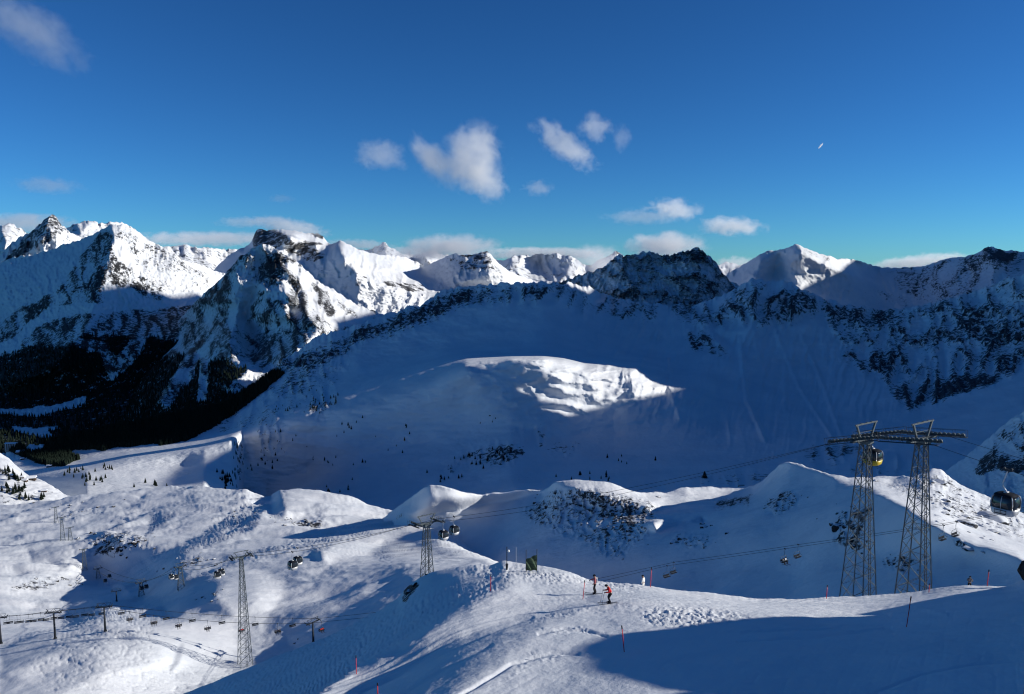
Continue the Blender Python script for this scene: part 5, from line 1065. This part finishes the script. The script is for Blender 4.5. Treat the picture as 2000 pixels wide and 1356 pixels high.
# the valley wood: one uncountable mass of small firs
def forest(name, layers, count, label):
    V_, F_ = [], []; rn = np.random.RandomState(11)
    for ly, fmap, (x0, x1, y0, y1), k, h in layers:
        L = LAYERS[ly]; qx, qy, v = L['qx'], L['qy'], L['v']
        ok = (qx > x0) & (qx < x1) & (qy > y0) & (qy < y1) & (sample(fmap, qx, qy) > .45)
        idx = np.argwhere(ok)
        if len(idx) == 0: continue
        # uniform over the picture would crowd distant ground: weight by depth squared
        pick = idx[rn.randint(0, len(idx), k)]
        for a, b in pick:
            p = v[a, b]; hh = h*rn.uniform(.6, 1.3); r = hh*rn.uniform(.16, .24); o = len(V_); jx, jy = rn.uniform(-1, 1, 2)*v[a, b, 1]*.0009
            ph = rn.uniform(0, 6)
            for z0, q in ((.05, 1.0), (.42, .62)):
                for i in range(5):
                    an = ph+i*1.2566; V_.append((p[0]+jx+math.cos(an)*r*q, p[1]+jy+math.sin(an)*r*q, p[2]+hh*z0))
            V_.append((p[0]+jx, p[1]+jy, p[2]+hh*.66)); V_.append((p[0]+jx, p[1]+jy, p[2]+hh))
            for i in range(5): F_.append((o+i, o+(i+1) % 5, o+10)); F_.append((o+5+i, o+5+(i+1) % 5, o+11))
    me = bpy.data.meshes.new(name); me.from_pydata(V_, [], F_); me.update(); me.materials.append(M_fir)
    ob = bpy.data.objects.new(name, me); COL.objects.link(ob); return tag(ob, label, 'forest', None, 'stuff')
forest('forest', [('D', D_f, (-200, 600, 700, 985), 12000, 15), ('E1', E1_f, (-200, 460, 620, 880), 7000, 24), ('E2', E2_f, (-100, 620, 640, 860), 7000, 20)], 0, 'dark fir woods filling the shaded valley on the left')

# =================================================================== buildings of the valley
def block(loc, rz, L, D, H, label):
    t = thing('apartment_block', label, 'apartment block', loc, rz)
    MB().box((0, 0, H/2-3), (L, D, H+6)).build('wall', MT['wall'], t)
    r = MB(); r.add([(-L/2-1, -D/2-1, H), (L/2+1, -D/2-1, H), (L/2+1, D/2+1, H), (-L/2-1, D/2+1, H), (-L/2-1, 0, H+2.5), (L/2+1, 0, H+2.5)], [(0,1,5,4), (2,3,4,5), (0,4,3), (1,2,5), (0,3,2,1)]); r.build('roof', MT['snow'], t)
    nx = int(L/5); nz = int(H/3)
    for i in range(nx):
        x = (i+.5-nx/2)*L/nx
        MB().box((x, -D/2-.6, H/2), (.5, 1.2, H-.5)).build('pillar', MT['snow'], t)
        for k in range(nz): MB().box((x+L/nx*.5 if i < nx-1 else x-1.6, -D/2-.03, 1.6+k*3), (L/nx*.55, .12, 1.6)).build('window', MT['black'], t)
    return t
g = ground('D', 17, 856); s = g.y/F_PX
block((g.x, g.y-8, g.z), .15, 20*s, 14, 13*s, 'pale multi-storey apartment block among the valley firs at the left edge')
def hut(layer, px, py, wpx, label, rz=.3):
    g = ground(layer, px, py); w_ = wpx/F_PX*g.y; h = w_*.45
    t = thing('chalet', label, 'chalet', (g.x, g.y, g.z-.5), rz)
    MB().box((0, 0, h/2), (w_, w_*.75, h)).build('wall', MT['wood'], t)
    r = MB(); a, b = w_*.6, w_*.5; r.add([(-a, -b, h-.1), (a, -b, h-.1), (a, b, h-.1), (-a, b, h-.1), (-a, 0, h+w_*.28), (a, 0, h+w_*.28)], [(0,1,5,4), (2,3,4,5), (0,4,3), (1,2,5), (0,3,2,1)]); r.build('roof', MT['snow'], t)
    MB().box((-w_*.2, -w_*.378, h*.5), (w_*.16, .1, h*.3)).build('window', MT['black'], t); MB().box((w_*.2, -w_*.378, h*.35), (w_*.14, .1, h*.6)).build('door', MT['black'], t)
    return t
hut('C1', 62, 938, 14, 'large chalet on the bright slope under the wood, right one of the hamlet'); hut('C1', 48, 941, 10, 'brown chalet left of the largest one in the hamlet', .1); hut('C1', 42, 934, 8, 'small chalet at the upper side of the hamlet'); hut('C1', 24, 930, 8, 'small chalet at the left end of the hamlet', -.2)
hut('D', 40, 887, 12, 'upper barn on the shaded meadow'); hut('D', 43, 898, 6, 'small lower barn on the shaded meadow'); hut('D', 96, 913, 8, 'barn at the right end of the shaded meadow'); hut('C1', 86, 961, 9, 'hut with long snowy roof on the bright slope right of the hamlet')

# =================================================================== clouds
def cloud_mat(dens, seed, nscale=1.6, soft=.55, thr=.42, asp=(1,1,1)):
    m = bpy.data.materials.new('cloud_vapour'); m.use_nodes = True; t = m.node_tree; t.nodes.clear(); N = t.nodes.new; K = t.links.new
    out = N('ShaderNodeOutputMaterial'); pv = N('ShaderNodeVolumePrincipled'); K(pv.outputs[0], out.inputs['Volume']); pv.inputs['Color'].default_value = (1,1,1,1); pv.inputs['Anisotropy'].default_value = .35
    tc = N('ShaderNodeTexCoord'); ln = N('ShaderNodeVectorMath'); ln.operation = 'LENGTH'; K(tc.outputs['Object'], ln.inputs[0])
    mp = N('ShaderNodeMapping'); mp.inputs['Location'].default_value = (seed*3.1, seed*1.7, seed); mp.inputs['Scale'].default_value = asp; K(tc.outputs['Object'], mp.inputs['Vector'])
    n = N('ShaderNodeTexNoise'); n.inputs['Scale'].default_value = nscale; n.inputs['Detail'].default_value = 7; n.inputs['Roughness'].default_value = .62; n.inputs['Distortion'].default_value = .25; K(mp.outputs[0], n.inputs['Vector'])
    a = N('ShaderNodeMath'); a.operation = 'MULTIPLY_ADD'; K(ln.outputs['Value'], a.inputs[0]); a.inputs[1].default_value = -soft; K(n.outputs['Fac'], a.inputs[2])      # noise - soft*r
    mr = N('ShaderNodeMapRange'); mr.inputs['From Min'].default_value = thr-soft*.55; mr.inputs['From Max'].default_value = thr-soft*.55+.24; mr.inputs['To Max'].default_value = dens; K(a.outputs[0], mr.inputs['Value'])
    fe = N('ShaderNodeMapRange'); fe.inputs['From Min'].default_value = 1.0; fe.inputs['From Max'].default_value = .7; K(ln.outputs['Value'], fe.inputs['Value'])
    mu = N('ShaderNodeMath'); mu.operation = 'MULTIPLY'; K(mr.outputs[0], mu.inputs[0]); K(fe.outputs[0], mu.inputs[1]); K(mu.outputs[0], pv.inputs['Density'])
    return m
def cloud(px, py, wd, ht, Y, tau, label, rot=0.0, seed=1, nscale=1.6, soft=.55, thr=.42, depth=.6, extra=None, name='cloud', cat='cloud', group=None):
    bm = bmesh.new(); bmesh.ops.create_icosphere(bm, subdivisions=3, radius=1.0); me = bpy.data.meshes.new(name); bm.to_mesh(me); bm.free()
    o = bpy.data.objects.new(name, me); COL.objects.link(o); o.location = at(px, py, Y)
    rx, rz_ = wd/2/F_PX*Y, ht/2/F_PX*Y; ry = max(min(rx, rz_*2.5)*depth, rz_)
    o.scale = (rx, ry, rz_); o.rotation_euler = (0, rot, 0)
    me.materials.append(cloud_mat(tau/(2*ry), seed, nscale, soft, thr, (max(.6, rx/rz_)**.75, max(.6, ry/rz_)**.75, 1))); return tag(o, label, cat, group)
CL = [
 (926,298,125,120,12000,4.2,'largest and brightest cloud puff high over the middle of the view',.2,2,1.5,.5,.40),
 (848,316,62,125,12000,3.4,'curved left lobe joined to the largest cloud puff',-.75,3,1.5,.5,.40),
 (935,348,125,80,12050,3.6,'lower right part of the largest cloud puff',.5,4,1.5,.5,.40),
 (745,303,130,75,12500,1.6,'faint ragged cloud left of the largest puff',.1,5,1.8,.6,.45),
 (1105,285,160,60,12500,3.2,'slanting wispy cloud right of the largest puff',.62,6,1.7,.55,.42),
 (1162,250,80,60,12500,1.6,'small faint cloud above the slanting one',.2,7,1.8,.6,.42),
 (1050,367,70,36,12500,1.0,'tiny faint cloud below the slanting one',0,8,1.8,.6,.42),
 (1316,408,120,48,12500,3.4,'flat cloud above the dark banded mountain',.1,9,1.6,.55,.42),
 (1255,424,180,36,12600,1.2,'very faint grey cloud left of the flat one',0,10,1.8,.6,.42),
 (1428,442,150,44,12500,3.6,'flat cloud right of and below the one over the banded mountain',.05,11,1.6,.55,.42),
 (1300,480,160,54,7100,5.0,'cap cloud clinging behind the top of the dark banded mountain',0,12,1.3,.5,.36),
 (1345,500,90,30,5600,.8,'thin veil drifting over the ridge of the banded mountain',-.2,13,1.6,.6,.40),
 (876,484,190,50,13000,5,'long white cloud bank behind the small dark-crested peak',-.03,14,1.3,.45,.34),
 (790,494,150,26,13500,2.5,'left tail of the cloud bank over the far snow range',.0,15,1.5,.5,.36),
 (1060,496,280,26,17500,5,'thin bright cloud layer over the far range in the middle',.0,16,1.5,.5,.34),
 (1168,514,110,70,9500,3.0,'bright mist puff between the far range and the banded mountain',.0,17,1.4,.5,.36),
 (1440,515,100,30,9500,2.0,'small cloud between the banded mountain and the snow peak',0,18,1.5,.5,.36),
 (1790,514,190,34,9500,3.6,'white cloud bank behind the saddle on the right',-.12,19,1.4,.45,.34),
 (400,467,330,30,15500,3.0,'long grey cloud layer behind the two big pyramids',-.0,20,1.5,.45,.34),
 (700,478,140,24,15000,2.0,'grey cloud layer right of the flat-topped summit',.05,21,1.5,.5,.36),
 (568,443,150,34,7700,2.6,'wisp of cloud blowing over the flat-topped summit',.16,22,1.6,.5,.36),
 (490,434,150,24,9500,1.3,'grey cloud tail left of the flat-topped summit',.0,23,1.6,.55,.38),
 (40,437,220,40,18000,2.5,'grey cloud layer behind the leftmost peaks',.0,24,1.5,.45,.34),
 (90,362,160,40,13000,1.0,'faint grey cloud near the left edge',.05,25,1.8,.6,.42),
 (60,60,270,120,11000,1.3,'faint streaky cloud in the upper left corner',.55,26,2.0,.6,.43),
 (1215,270,40,60,12500,.5,'barely visible cloud shred right of the slanting cloud',.0,27,1.8,.6,.40),
 (550,388,60,20,12500,.4,'barely visible cloud shred above the flat-topped summit',.0,28,1.8,.6,.40),
]
for c in CL: cloud(c[0], c[1], c[2]*1.25, c[3]*1.25, c[4], c[5]*.8, c[6], c[7], c[8], c[9]*1.1, c[10], c[11])
cloud(1603, 285, 15, 3.4, 14000, 3, 'short white vapour trail high in the sky on the right', -.9, 30, 1.0, .3, .2, 1.0, name='vapour_trail', cat='vapour trail')
print('DONE', round(time.time()-T0, 1))
